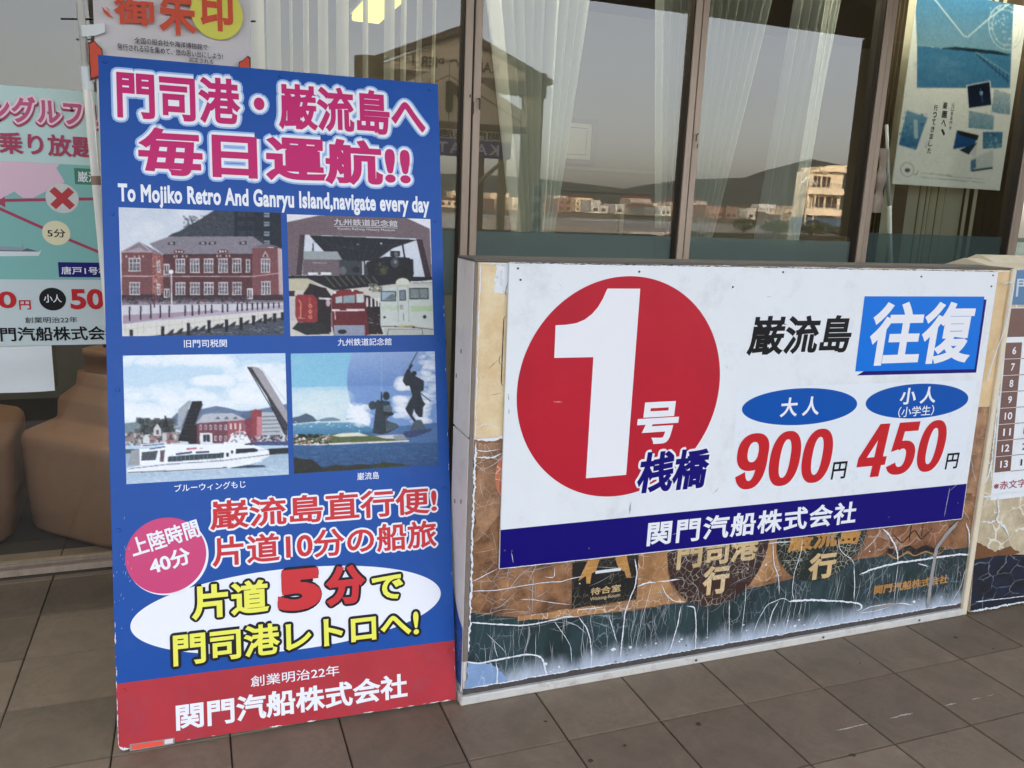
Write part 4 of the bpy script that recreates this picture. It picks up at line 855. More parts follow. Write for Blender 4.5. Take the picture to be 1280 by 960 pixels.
# ---------------------------------------------------------------- second display box at the right, leaning face
def second_box():
    t = thing('timetable_box', (3.1, 2.3, 0), 'second cracked display box with brown timetable and navy base at the right edge', 'display box')
    prof = [(2.132, .012), (2.243, 1.325), (2.40, 1.352), (2.51, 1.313), (2.51, .012)]
    x0, x1 = 2.757, 4.1
    stone = cracked('stone_print_old', (190, 172, 138), (240, 236, 224), 13, .05, .9, mottle=(214, 200, 170), noise=.25, seed=41)
    v = [(x0, y, z) for y, z in prof]+[(x1, y, z) for y, z in prof]; n = 5
    mesh('body', v, [tuple(range(n)), tuple(range(2*n-1, n-1, -1))]+[(i, n+i, n+(i+1) % n, (i+1) % n) for i in range(n)], mat('stone_body', (214, 204, 184), .6, .08, 8, .2, 40), t)
    a = math.atan2(.111, 1.313); FR = Fr((0, 2.132, .012), (1, 0, 0), (0, math.sin(a), math.cos(a)), (0, -math.cos(a), math.sin(a)))
    # raised cap block
    capm = mat('cream_stone_cap', (218, 208, 188), .6, .06, 12, .25, 60, dirt=(170, 150, 120), dirt_amt=.5, dirt_scale=20)
    v = []
    for x in (2.842, 4.1): v += [(x, 2.33, 1.3385), (x, 2.385, 1.362), (x, 2.42, 1.366), (x, 2.50, 1.330), (x, 2.505, 1.3155)]
    mesh('cap', v, [tuple(range(5)), tuple(range(9, 4, -1))]+[(i, 5+i, 5+(i+1) % 5, (i+1) % 5) for i in range(5)], capm, t)
    H = 1.3175
    prism('front_panel', FR, rect(x0, .46, x1, H), -.001, .003, stone, t)
    prism('front_panel', FR, rect(x0, .0, x1, .455), -.001, .0025, stone, t)
    flat('header_sheet', FR, rect(2.835, 1.185, x1, 1.313), .0036, mat('steel_blue_print', (70, 118, 160), .4, .1, 9), t)
    text(t, FR, '門司港行', (2.850, 1.215, 3.28, 1.285), .0044, mat('pale_ink', (196, 208, 220), .5), .012)
    S0 = rect(2.815, .44, x1, 1.175)
    flat('timetable_sheet', FR, S0, .0034, M_signwhite, t)
    br = mat('brown_print', (112, 78, 70), .45, .12, 20)
    flat('brown_header', FR, rect(2.818, 1.065, x1, 1.172), .0040, br, t)
    zs = [1.045-.0622*i for i in range(9)]
    dk = mat('table_line', (90, 70, 66), .5)
    for i, hh in enumerate(('6', '7', '8', '9', '10', '11', '12', '13')):
        z1 = zs[i]; z0 = zs[i+1]
        flat('hour_cell', FR, rect(2.822, z0+.001, 2.906, z1-.001), .0040, br, t)
        wd = .020 if len(hh) == 1 else .040
        text(t, FR, hh, (2.868-wd/2, z0+.017, 2.868+wd/2, z1-.017), .0048, M_white_ink, .02)
        flat('row_line', FR, rect(2.907, z0-.0012, x1, z0+.0012), .0040, dk, t)
        text(t, FR, ('10  45' if i % 2 else '20  50'), (2.956, z0+.018, 3.12, z1-.018), .0048, M_black, .01)
    text(t, FR, '※赤文字は土日祝日のみ運航', (2.825, .478, 3.43, .512), .0044, mat('maroon_ink', (150, 44, 70), .5), .014)
    navy = cracked('navy_print_old', (12, 18, 32), (150, 160, 168), 11, .035, .55, sz=1.6, mottle=(14, 30, 58), noise=.6, seed=47)
    top = [(x0+(x1-x0)*i/12, .212-.085*(i/12)**1.0+.01*math.sin(i)) for i in range(13)]
    flat('navy_base', FR, [(x0+.002, .004), (x1, .004)]+top[::-1], .0034, navy, t)
    rust = mat('rust_stain', (110, 70, 36), .7, .3, 20); 
    flat('rust_patch', FR, wobble([(x0+.002, .214), (2.95, .200), (3.0, .215), (2.94, .245), (2.86, .232), (2.80, .262), (x0+.002, .285)], .004, .01), .0030, rust, t)
    ribbons('peeling_crack', FR, [([(x0+.01, .46), (2.9, .462), (3.3, .458)], .004), ([(2.85, .455), (2.862, .40), (2.856, .355), (2.90, .33), (2.93, .28)], .004), ([(2.775, .36), (2.82, .352), (2.856, .356)], .0035), ([(2.80, .95), (2.808, .80), (2.802, .70), (2.80, .62), (2.806, .52)], .003), ([(2.77, .70), (2.80, .68)], .004), ([(2.77, .60), (2.80, .585)], .004), ([(x0+.004, .50), (2.79, .53), (2.80, .60)], .004), ([(2.78, .04), (3.4, .012)], .0015), ([(x0+.003, .003), (3.3, .003)], .0035)], .0052, M_white, t, 'stuff', jit=.8)
second_box()

# ---------------------------------------------------------------- the blue board
def pictures():
    out = {}
    # 1: brick custom house behind a quay
    p = Paint([(43, 48), (1128, 95), (1145, 905), (72, 910)], 230, 190, (206, 214, 226)); G = np.random.RandomState(1)
    p.vgrad([(0, 0), (1200, 0), (1200, 420), (0, 420)], (200, 210, 224), (216, 220, 226), 2); p.cloud(60, 80, 600, 260, (228, 230, 236), 16, (20, 60), .2)
    p.poly([(360, 262), (400, 232), (452, 214), (490, 192), (530, 168), (580, 142), (640, 104), (692, 70), (860, 60), (860, 320), (360, 320)], (74, 80, 90), 6)
    p.speck(480, 110, 830, 250, [(62, 68, 78), (86, 92, 100)], 260, (6, 16), 3, .5)
    p.poly([(818, 60), (1140, 60), (1140, 340), (818, 270)], (48, 54, 66), 3)
    for y in (95, 155, 220, 280): p.rc(1014, y, 1052, y+30, (138, 150, 160)); p.line([(1014, y+14), (1052, y+14)], 5, (60, 66, 80))
    for y in (88, 150, 215): p.rc(840, y, 890, y+32, (62, 72, 82)); p.rc(905, y, 950, y+32, (58, 66, 78))
    p.poly([(345, 368), (252, 296), (380, 250), (940, 252), (1040, 325), (935, 372)], (150, 144, 154), 4)
    for i in range(62): x = 262+i*12; p.line([(x, 252 if x > 380 else 300-(x-262)*.4), (x+62, 372)], 3.5, (112, 106, 118), .75)
    p.poly([(62, 345), (185, 283), (255, 320), (345, 372), (100, 350)], (142, 130, 142), 4); p.poly([(100, 345), (190, 320), (225, 345)], (172, 160, 166)); p.line([(62, 350), (185, 282), (260, 345)], 6, (196, 184, 190))
    p.poly([(940, 325), (1030, 300), (1122, 325)], (120, 110, 124))
    for x in (400, 608, 672, 876): p.poly([(x-26, 305), (x-22, 288), (x+22, 284), (x+24, 305)], (60, 56, 64)); p.rc(x-12, 288, x+12, 302, (160, 158, 160))
    p.poly([(66, 348), (272, 352), (272, 672), (70, 672)], (132, 84, 86), 5); p.poly([(272, 358), (345, 374), (345, 662), (272, 672)], (158, 98, 94), 12)
    p.poly([(345, 370), (940, 372), (940, 680), (345, 668)], (104, 64, 68), 5); p.poly([(935, 330), (1125, 328), (1135, 682), (935, 682)], (138, 86, 90), 5); p.poly([(1105, 330), (1128, 335), (1140, 682), (1112, 682)], (196, 170, 170))
    p.poly([(345, 366), (940, 368), (940, 380), (345, 380)], (90, 60, 68)); p.rc(66, 345, 272, 354, (184, 160, 164))
    for x in (450, 742): p.ell(x, 348, 44, 22, (156, 130, 138)); p.ell(x, 352, 36, 15, (92, 58, 66)); [p.rc(x+dx, 344, x+dx+12, 358, (206, 200, 200)) for dx in (-24, -6, 12)]
    for x in (95, 150, 180, 205, 415, 430, 470, 495, 700, 720, 760, 780): p.rc(x, 374, x+9, 388, (200, 190, 190))
    p.line([(68, 510), (345, 514), (940, 518), (1136, 494)], 5, (206, 182, 184))
    p.poly([(68, 636), (345, 630), (940, 640), (1138, 640), (1140, 690), (70, 690)], (78, 58, 66), 6)
    def win(x, y, w_, h_, n=2, dk=(92, 88, 100)):
        p.rc(x-4, y-8, x+w_+4, y, (214, 200, 200)); p.rc(x, y, x+w_, y+h_, dk)
        for i in range(n+1): q = x+w_*i/n; p.line([(q, y), (q, y+h_)], 5, (222, 218, 218))
        p.line([(x, y+h_*.34), (x+w_, y+h_*.34)], 5, (222, 218, 218)); p.line([(x, y+h_*.68), (x+w_, y+h_*.68)], 2.5, (190, 188, 190)); p.rc(x-5, y+h_, x+w_+5, y+h_+6, (216, 206, 206))
        for i in range(1, n*2, 2): q = x+w_*i/(2*n); p.line([(q, y), (q, y+h_)], 2, (170, 166, 170))
    for x in (430, 526, 618, 714): win(x, 405, 56, 82, 3)
    for x in (430, 526, 618, 714): win(x, 562, 58, 70, 3)
    win(806, 405, 54, 82, 3, (70, 64, 76)); win(806, 562, 54, 72, 3, (70, 64, 76)); win(118, 398, 72, 76, 3); win(124, 558, 62, 72, 3); win(996, 408, 54, 80, 3); win(998, 558, 54, 76, 3); win(896, 412, 22, 74, 1)
    p.poly([(1002, 390), (1022, 350), (1044, 390)], (214, 204, 204)); p.poly([(1010, 388), (1022, 362), (1036, 388)], (90, 66, 78))
    for x in (350, 355): p.rc(348, 432, 386, 506, (222, 218, 216)); p.rc(354, 440, 366, 500, (96, 88, 96)); p.rc(370, 440, 381, 500, (96, 88, 96))
    p.rc(350, 596, 388, 656, (220, 216, 216)); p.rc(356, 602, 366, 650, (80, 70, 80)); p.rc(372, 602, 382, 650, (80, 70, 80)); p.rc(900, 596, 938, 668, (222, 220, 222)); p.rc(907, 606, 916, 660, (90, 70, 80)); p.rc(922, 606, 930, 660, (90, 70, 80))
    for x in (282, 300, 318): p.line([(x, 380), (x-4, 660)], 5, (206, 140, 128), .7)
    p.speck(276, 380, 330, 640, [(214, 180, 170), (120, 60, 60)], 90, (4, 11), 8, .7); win(308, 420, 14, 62, 1); win(308, 570, 14, 62, 1)
    p.poly([(70, 672), (1145, 676), (1145, 712), (74, 716)], (128, 118, 128), 6); p.line([(70, 690), (1145, 690)], 5, (186, 182, 188)); p.speck(76, 655, 940, 690, [(60, 62, 70), (96, 96, 104), (130, 80, 100)], 220, (6, 16), 5, .7)
    p.poly([(74, 702), (1145, 696), (1145, 740), (78, 830)], (204, 202, 212), 3); p.poly([(76, 770), (700, 738), (730, 748), (80, 828)], (170, 148, 166), 4); p.poly([(440, 780), (1145, 705), (1145, 738), (300, 806)], (186, 172, 188), 4)
    p.poly([(78, 832), (1145, 738), (1146, 792), (900, 850), (520, 905), (84, 912)], (214, 212, 204), 4)
    for i in range(26): x = 90+i*42; p.line([(x, 832-(x-80)*.088), (x+3, 900)], 1.6, (168, 166, 162), .7)
    p.line([(78, 866), (1145, 762)], 1.6, (168, 166, 160)); p.poly([(230, 912), (560, 870), (900, 830), (1145, 785), (1150, 912)], (86, 92, 104), 12)
    p.speck(500, 850, 1145, 905, [(130, 136, 146), (60, 66, 78)], 180, (5, 22), 6, .6, .4)
    for x, a, b in ((134, 866, 908), (342, 844, 908), (512, 822, 906), (648, 806, 888), (764, 800, 884), (860, 788, 870), (942, 775, 840), (1018, 768, 830), (1080, 762, 818), (1134, 755, 808)): p.rc(x-11, a, x+11, b, (46, 44, 54)); 
    for x in (400, 460, 560, 610, 700, 730, 810, 900, 985, 1050): p.poly([(x-40, 905-(x-400)*.14), (x, 868-(x-400)*.12), (x+18, 862-(x-400)*.12), (x+6, 905-(x-400)*.14)], (60, 58, 68))
    for x, a, b in ((122, 712, 806), (196, 708, 800), (263, 702, 794), (326, 704, 788), (385, 708, 784), (490, 705, 776), (538, 705, 776), (582, 705, 770), (625, 703, 764), (666, 703, 760), (738, 700, 756), (770, 700, 752), (836, 694, 750), (866, 694, 746), (900, 692, 744), (935, 692, 742), (968, 690, 740), (1000, 690, 738), (1040, 690, 734), (1075, 690, 730), (1110, 690, 728)): p.rc(x-5, a, x+5, b, (52, 46, 58))
    p.line([(398, 490), (402, 712)], 9, (206, 206, 212)); p.ell(398, 484, 15, 15, (232, 232, 236)); p.line([(285, 650), (286, 720)], 9, (120, 66, 80)); p.ell(284, 646, 7, 9, (90, 60, 60)); p.line([(300, 690), (325, 690)], 3, (60, 50, 60))
    out['custom_house'] = p
    # 2: railway museum
    p = Paint([(47, 42), (1098, 88), (1105, 925), (75, 925)], 210, 180, (222, 224, 228))
    p.poly([(40, 105), (290, 55), (880, 60), (1090, 160), (1100, 520), (1045, 510), (1000, 235), (145, 200), (118, 490), (62, 490)], (124, 106, 112), 5)
    p.poly([(145, 195), (1035, 232), (1095, 510), (900, 505), (118, 490)], (206, 212, 222), 3)
    p.poly([(145, 195), (182, 197), (160, 490), (118, 490)], (84, 66, 74)); p.poly([(990, 232), (1035, 235), (1095, 515), (1048, 512)], (72, 54, 62))
    p.poly([(215, 200), (1000, 240), (820, 300), (700, 385), (610, 395), (480, 460), (330, 330), (235, 225)], (44, 46, 54), 4)
    for i in range(9): p.line([(300+70*i, 210+4*i), (470+26*i, 390)], 3, (84, 88, 98), .7)
    p.line([(240, 250), (700, 330)], 3, (70, 74, 84)); p.line([(360, 300), (900, 270)], 3, (70, 74, 84)); p.ell(735, 265, 9, 6, (190, 194, 200)); p.ell(565, 270, 8, 6, (150, 154, 160)); p.line([(240, 260), (240, 320)], 9, (40, 40, 48))
    p.poly([(172, 318), (415, 320), (455, 385), (450, 490), (165, 488)], (122, 106, 112), 4); p.poly([(172, 316), (418, 320), (450, 380), (172, 376)], (156, 164, 166)); p.rc(203, 470, 275, 488, (222, 222, 224)); p.rc(295, 470, 372, 490, (222, 222, 224)); p.line([(238, 400), (340, 404)], 7, (176, 166, 170), .8)
    for x in (240, 340): p.line([(x, 455), (x, 472)], 4, (50, 46, 52))
    p.poly([(430, 380), (640, 395), (660, 500), (430, 495)], (70, 74, 80), 8); p.rc(596, 392, 606, 490, (220, 222, 226)); p.rc(618, 390, 660, 415, (206, 210, 218)); p.ell(552, 452, 26, 22, (44, 46, 50)); p.ell(455, 460, 28, 30, (110, 112, 112))
    p.poly([(625, 400), (760, 360), (940, 370), (970, 480), (960, 508), (640, 500)], (38, 40, 44), 6); p.ell(822, 408, 40, 48, (30, 32, 38)); p.ell(832, 405, 30, 38, (78, 82, 88)); p.ell(836, 400, 12, 14, (130, 134, 138)); p.rc(800, 320, 870, 360, (46, 48, 54)); p.ell(842, 342, 16, 14, (112, 114, 116)); p.speck(690, 400, 780, 500, [(96, 96, 66), (60, 62, 56), (30, 32, 36)], 60, (8, 26), 3, .7); p.rc(940, 380, 965, 500, (26, 28, 34)); p.ell(905, 470, 24, 30, (24, 26, 30)); p.line([(890, 270), (905, 380)], 12, (40, 42, 52))
    p.poly([(60, 492), (400, 492), (1110, 512), (1108, 530), (720, 570), (390, 600), (200, 515), (60, 512)], (40, 42, 50), 4)
    for i in range(8): p.line([(330+48*i, 500), (400+44*i, 580-4*i)], 9, (120, 116, 84), .8)
    p.poly([(62, 515), (200, 512), (390, 600), (720, 572), (1108, 530), (1108, 925), (70, 925)], (206, 202, 192), 4); p.poly([(62, 512), (200, 512), (280, 560), (180, 600), (62, 600)], (196, 190, 160), 10); p.speck(640, 560, 740, 610, [(90, 92, 84), (150, 150, 130)], 50, (6, 18), 4, .8)
    p.poly([(170, 620), (205, 572), (330, 580), (370, 640), (370, 900), (200, 880)], (52, 38, 42), 6); p.poly([(205, 572), (215, 548), (240, 556), (340, 590)], (44, 40, 46))
    p.poly([(112, 640), (130, 628), (235, 630), (270, 660), (272, 820), (240, 832), (130, 822), (112, 780)], (164, 58, 60), 6); p.line([(135, 665), (152, 690), (150, 790)], 8, (220, 150, 120)); p.line([(215, 650), (222, 800)], 16, (206, 96, 88), .7); 
    for y in (710, 750, 790): p.ell(220, y, 13, 12, (232, 160, 140)); p.ell(220, y, 7, 6, (184, 52, 58))
    p.line([(130, 795), (185, 797)], 4, (230, 210, 206)); p.ell(348, 690, 16, 26, (206, 170, 176)); p.poly([(280, 650), (370, 655), (366, 668), (284, 664)], (214, 210, 212)); p.rc(62, 600, 108, 640, (70, 54, 56)); p.poly([(66, 640), (112, 645), (112, 815), (70, 810)], (196, 190, 190), 10)
    p.poly([(130, 825), (300, 830), (360, 910), (190, 915), (90, 870)], (52, 54, 56), 12)
    p.poly([(375, 850), (372, 640), (400, 610), (440, 592), (560, 600), (620, 640), (720, 700), (730, 900), (610, 925), (390, 925)], (122, 44, 50), 5)
    p.poly([(398, 640), (430, 600), (600, 612), (612, 690), (400, 690)], (150, 50, 58), 3); p.poly([(402, 650), (450, 640), (450, 690), (402, 692)], (176, 190, 194)); p.poly([(458, 640), (540, 634), (540, 690), (456, 692)], (150, 168, 174), 6); p.poly([(550, 628), (606, 626), (606, 688), (552, 690)], (196, 206, 206), 6); p.line([(376, 742), (610, 742)], 15, (226, 214, 216)); p.line([(430, 740), (480, 740)], 8, (140, 50, 60))
    p.poly([(615, 640), (640, 640), (730, 700), (740, 915), (640, 915)], (58, 40, 44), 8)
    for x in (630, 660, 690, 712): p.rc(x-8, 655, x+5, 720, (226, 224, 224))
    p.poly([(388, 850), (610, 850), (610, 925), (392, 925)], (150, 158, 178), 4); p.ell(448, 895, 32, 16, (50, 46, 56)); p.ell(398, 616, 9, 9, (240, 232, 226)); p.ell(524, 602, 9, 8, (240, 232, 226)); p.line([(395, 750), (400, 810)], 7, (226, 200, 190)); p.speck(640, 780, 720, 910, [(206, 200, 200), (60, 30, 40)], 40, (5, 16), 5, .8, .4)
    p.poly([(722, 640), (745, 600), (830, 580), (1090, 572), (1112, 600), (1112, 925), (745, 925), (722, 850)], (206, 214, 208), 3); p.ell(886, 550, 50, 34, (216, 218, 200)); p.rc(838, 565, 925, 580, (196, 200, 184)); p.line([(940, 548), (1100, 545)], 14, (226, 228, 228)); p.line([(940, 553), (1100, 550)], 4, (110, 110, 112))
    p.rc(728, 610, 838, 682, (72, 84, 92)); p.rc(735, 617, 830, 675, (164, 186, 204), 6); p.poly([(750, 670), (810, 625), (828, 640), (828, 674)], (120, 130, 132)); p.rc(860, 603, 908, 678, (70, 80, 88)); p.rc(866, 610, 902, 672, (130, 146, 158)); p.rc(932, 588, 1072, 670, (66, 76, 84)); p.rc(940, 596, 1064, 662, (136, 150, 152), 10); p.line([(1000, 596), (1010, 662)], 14, (108, 116, 112), .7)
    p.rc(940, 715, 1100, 756, (186, 210, 170), 3); p.rc(735, 715, 850, 745, (196, 214, 186), 3); p.line([(850, 580), (850, 830)], 3, (140, 146, 142)); p.line([(925, 580), (928, 830)], 3, (140, 146, 142)); p.rc(862, 708, 886, 742, (170, 176, 170)); p.ell(1040, 795, 13, 13, (60, 62, 66)); p.ell(752, 796, 9, 9, (70, 72, 76)); p.line([(888, 770), (890, 820)], 4, (110, 110, 110))
    p.line([(730, 862), (830, 862), (960, 868), (1100, 885)], 7, (120, 116, 96)); p.poly([(745, 870), (1100, 890), (1100, 925), (750, 925)], (190, 196, 190), 6); p.line([(850, 860), (960, 856)], 10, (206, 190, 130)); p.line([(770, 925), (780, 880), (1020, 880), (1025, 925)], 4, (90, 90, 90)); p.ell(960, 868, 9, 7, (50, 50, 50)); p.ell(830, 862, 8, 6, (90, 80, 60))
    out['railway_museum'] = p
    # 3: ferry before the raised bascule bridge
    p = Paint([(50, 48), (1160, 35), (1182, 865), (75, 932)], 230, 180, (184, 212, 230))
    p.vgrad([(0, 0), (1200, 0), (1200, 620), (0, 620)], (190, 220, 240), (206, 222, 232), 2)
    for a in ((60, 40, 560, 110, 1), (760, 110, 1180, 260, 2), (480, 60, 800, 110, 3), (60, 250, 420, 480, 4), (350, 300, 900, 420, 5), (560, 210, 760, 240, 6), (800, 280, 1180, 400, 7), (60, 400, 360, 500, 8), (880, 120, 1160, 340, 9)): p.cloud(*a[:4], (234, 240, 246), 60, (14, 46), .30, a[4])
    p.poly([(360, 500), (420, 445), (500, 420), (600, 415), (690, 396), (760, 408), (840, 430), (900, 430), (930, 430), (1180, 380), (1180, 560), (360, 560)], (110, 132, 164), 3); p.poly([(860, 450), (930, 425), (1000, 440), (1000, 520), (860, 520)], (96, 116, 148))
    p.poly([(60, 515), (180, 500), (230, 520), (330, 480), (400, 560), (60, 640)], (128, 148, 156), 6); p.speck(150, 490, 400, 640, [(58, 64, 66), (78, 84, 84), (92, 92, 90)], 160, (14, 40), 7, .7); p.poly([(325, 540), (345, 460), (372, 545)], (56, 58, 62)); p.rc(338, 462, 342, 480, (60, 60, 64))
    p.speck(70, 580, 440, 660, [(206, 206, 204), (150, 140, 136), (90, 92, 96), (176, 130, 130)], 240, (8, 24), 8, .8)
    p.poly([(262, 600), (262, 550), (288, 515), (312, 552), (316, 600)], (206, 204, 206)); p.rc(280, 560, 298, 590, (110, 96, 104)); p.poly([(190, 650), (190, 610), (212, 590), (235, 612), (236, 650)], (214, 216, 218)); p.rc(322, 580, 352, 650, (196, 198, 202))
    p.poly([(430, 420), (500, 360), (520, 362), (440, 560), (425, 560)], (170, 176, 184), 5); p.speck(400, 530, 460, 620, [(214, 214, 218), (140, 140, 146)], 50, (6, 14), 4, .8)
    p.poly([(524, 364), (590, 362), (596, 388), (528, 560), (505, 640), (428, 634)], (48, 46, 54), 3)
    for i in range(8): p.line([(510-12*i, 420+26*i), (570-10*i, 420+26*i)], 3, (80, 78, 88)); 
    p.line([(596, 385), (520, 600)], 6, (120, 116, 124)); p.poly([(500, 560), (580, 500), (582, 655), (500, 655)], (58, 50, 54), 3)
    p.poly([(552, 515), (600, 455), (650, 446), (800, 446), (870, 478), (890, 490), (760, 502)], (186, 190, 200), 4)
    for x in (700, 760, 820): p.poly([(x-20, 486), (x, 466), (x+18, 486)], (120, 116, 128))
    p.poly([(555, 515), (765, 500), (765, 650), (560, 650)], (132, 80, 92), 4); p.poly([(765, 500), (880, 490), (885, 640), (765, 650)], (172, 94, 104), 4)
    for y in (525, 600): 
        for x in range(575, 760, 34): p.rc(x, y, x+15, y+34, (214, 206, 212)); p.rc(x+4, y+5, x+11, y+30, (110, 96, 116))
    for x in (782, 812, 846): p.rc(x, 515, x+12, 555, (226, 210, 212))
    p.rc(578, 580, 662, 655, (224, 226, 230)); p.rc(600, 592, 645, 640, (70, 74, 84)); p.line([(622, 590), (622, 642)], 3, (200, 204, 210))
    p.poly([(925, 430), (955, 418), (998, 428), (998, 640), (930, 640)], (164, 76, 86), 4); p.poly([(885, 490), (935, 470), (935, 650), (885, 650)], (150, 70, 84), 4); p.poly([(965, 470), (1000, 470), (1000, 640), (962, 640)], (206, 132, 140))
    p.poly([(998, 440), (1140, 440), (1140, 650), (1000, 650)], (186, 190, 198), 4)
    for y in range(470, 620, 26): p.line([(1000, y), (1120, y-4)], 8, (112, 122, 136), .8)
    p.poly([(902, 130), (940, 132), (1172, 520), (1172, 600), (1148, 590), (1030, 330)], (72, 72, 84), 3); p.poly([(925, 126), (975, 135), (1005, 160), (1172, 440), (1172, 520), (1000, 250)], (170, 166, 172), 8); p.line([(990, 130), (1172, 380)], 3, (196, 200, 206)); p.line([(902, 132), (1150, 560)], 5, (40, 42, 52))
    p.speck(880, 600, 1180, 655, [(60, 58, 66), (206, 206, 214), (120, 90, 96), (70, 84, 120)], 200, (5, 14), 11, .9); p.rc(880, 640, 1182, 665, (84, 92, 140), 4)
    p.vgrad([(60, 690), (1190, 690), (1190, 940), (60, 940)], (150, 176, 200), (182, 204, 224), 5); p.poly([(1020, 690), (1182, 680), (1182, 720), (1020, 730)], (58, 62, 70), 5); p.poly([(66, 690), (200, 690), (200, 720), (66, 720)], (96, 106, 118), 8); p.speck(80, 760, 1182, 920, [(206, 220, 232), (150, 178, 202), (220, 230, 238)], 420, (8, 40), 12, .35, .25)
    p.poly([(85, 855), (78, 818), (180, 800), (350, 780), (740, 750), (820, 742), (1046, 720), (1050, 738), (990, 765), (900, 800), (760, 822), (480, 838)], (232, 236, 242), 2)
    p.poly([(85, 800), (170, 796), (165, 690), (110, 700)], (160, 164, 170), 8); p.poly([(165, 690), (300, 682), (345, 655), (500, 660), (740, 655), (740, 640), (900, 650), (975, 672), (1046, 700), (1048, 722), (740, 752), (350, 786), (168, 800)], (236, 240, 246), 2)
    p.poly([(182, 712), (292, 700), (276, 764), (178, 770)], (92, 98, 106), 14); p.poly([(308, 700), (340, 696), (330, 778), (306, 776)], (120, 96, 104), 16); p.poly([(362, 742), (500, 730), (742, 715), (738, 750), (358, 778)], (70, 88, 98), 4)
    for x in range(390, 740, 30): p.line([(x, 730), (x-2, 775)], 2.5, (150, 164, 172))
    p.line([(415, 725), (525, 712)], 12, (44, 48, 80), .85); p.line([(548, 714), (640, 708)], 12, (44, 48, 80), .85); p.line([(488, 690), (556, 684)], 11, (200, 60, 76), .8); p.line([(575, 686), (600, 684)], 9, (206, 170, 120), .8)
    p.poly([(822, 690), (940, 682), (972, 694), (968, 708), (820, 722)], (54, 62, 76), 5); p.rc(757, 716, 772, 742, (54, 50, 56)); p.rc(788, 700, 802, 720, (54, 50, 56)); p.line([(90, 825), (350, 795), (740, 768), (1046, 728)], 4, (90, 96, 108)); p.line([(88, 850), (480, 834), (760, 816)], 5, (60, 66, 76)); p.poly([(780, 818), (900, 798), (1010, 800), (1030, 812), (800, 822)], (70, 88, 106)); p.line([(780, 808), (1000, 770)], 7, (240, 244, 248))
    p.poly([(760, 655), (790, 600), (850, 590), (900, 600), (925, 650)], (230, 234, 240), 3); p.rc(845, 540, 852, 600, (226, 228, 232)); p.line([(820, 575), (880, 570)], 5, (210, 214, 220)); p.speck(790, 580, 900, 640, [(130, 134, 144), (244, 246, 250)], 50, (6, 14), 13, .8); p.rc(884, 652, 935, 662, (44, 50, 60))
    p.line([(175, 668), (345, 652)], 20, (226, 230, 240)); p.line([(185, 668), (335, 654)], 9, (90, 108, 160), .8); p.line([(235, 690), (340, 674)], 7, (46, 50, 84), .8); p.line([(975, 700), (1046, 690)], 4, (170, 176, 184))
    p.line([(345, 632), (400, 640)], 12, (206, 110, 116), .8); p.line([(405, 655), (490, 650)], 12, (216, 220, 226))
    out['ferry_bridge'] = p
    # 4: island with two bronze figures
    p = Paint([(50, 65), (1065, 55), (1085, 860), (75, 915)], 210, 180, (150, 200, 226))
    p.vgrad([(0, 40), (1100, 40), (1100, 560), (0, 560)], (132, 196, 228), (206, 226, 232), 2); p.cloud(60, 340, 480, 520, (222, 232, 234), 60, (20, 60), .22, 2); p.cloud(60, 100, 150, 150, (196, 222, 232), 16, (14, 34), .3, 3)
    p.poly([(62, 560), (620, 560), (640, 660), (64, 680)], (76, 138, 178), 5); p.vgrad([(62, 555), (640, 555), (640, 640), (62, 640)], (112, 166, 196), (66, 128, 170), 5)
    p.poly([(62, 562), (62, 520), (110, 510), (160, 490), (205, 508), (235, 540), (235, 548), (130, 562)], (88, 112, 132), 4); p.poly([(235, 540), (300, 522), (350, 518), (400, 535), (400, 542), (240, 548)], (120, 146, 164)); p.line([(440, 532), (512, 528)], 6, (70, 100, 124)); p.speck(70, 545, 560, 590, [(224, 234, 238)], 40, (4, 14), 5, .8, .5); p.line([(66, 566), (250, 548)], 5, (230, 236, 238))
    p.poly([(490, 62), (1068, 55), (1080, 640), (760, 640), (620, 600), (540, 530), (470, 420), (445, 280), (452, 170)], (122, 160, 216), 2); p.vgrad([(460, 62), (1066, 55), (1066, 300), (450, 300)], (150, 178, 224), (108, 146, 208), 2); p.poly([(40, 60), (488, 60), (448, 190), (446, 300), (40, 305)], (132, 198, 228), 1, .85)
    p.cloud(80, 330, 440, 420, (206, 228, 234), 40, (20, 50), .15, 8)
    for a in ((960, 70, 1070, 420, 1), (810, 240, 900, 330, 2), (790, 380, 880, 520, 3), (900, 400, 1010, 560, 4), (470, 430, 600, 570, 5), (740, 600, 850, 640, 6), (700, 560, 720, 640, 7)): p.cloud(*a[:4], (234, 240, 246), 60, (8, 28), .38, a[4]+20)
    p.poly([(455, 410), (500, 440), (555, 450), (615, 540), (600, 585), (560, 570), (500, 500)], (236, 240, 246), 3, .8)
    p.vgrad([(66, 690), (1090, 560), (1090, 870), (70, 920)], (66, 116, 166), (58, 92, 140), 4); p.poly([(620, 600), (1082, 560), (1085, 700), (620, 700)], (84, 122, 176), 4); p.speck(80, 700, 1080, 860, [(84, 134, 180), (52, 92, 140)], 300, (10, 50), 9, .25, .25)
    p.poly([(70, 668), (150, 652), (300, 648), (380, 630), (520, 625), (600, 645), (720, 655), (870, 680), (860, 692), (280, 712), (74, 705)], (104, 118, 78), 8); p.poly([(340, 648), (400, 632), (520, 626), (600, 650), (400, 656)], (224, 222, 206), 3); p.poly([(74, 700), (180, 706), (880, 682), (880, 692), (260, 714), (74, 712)], (226, 224, 218), 4)
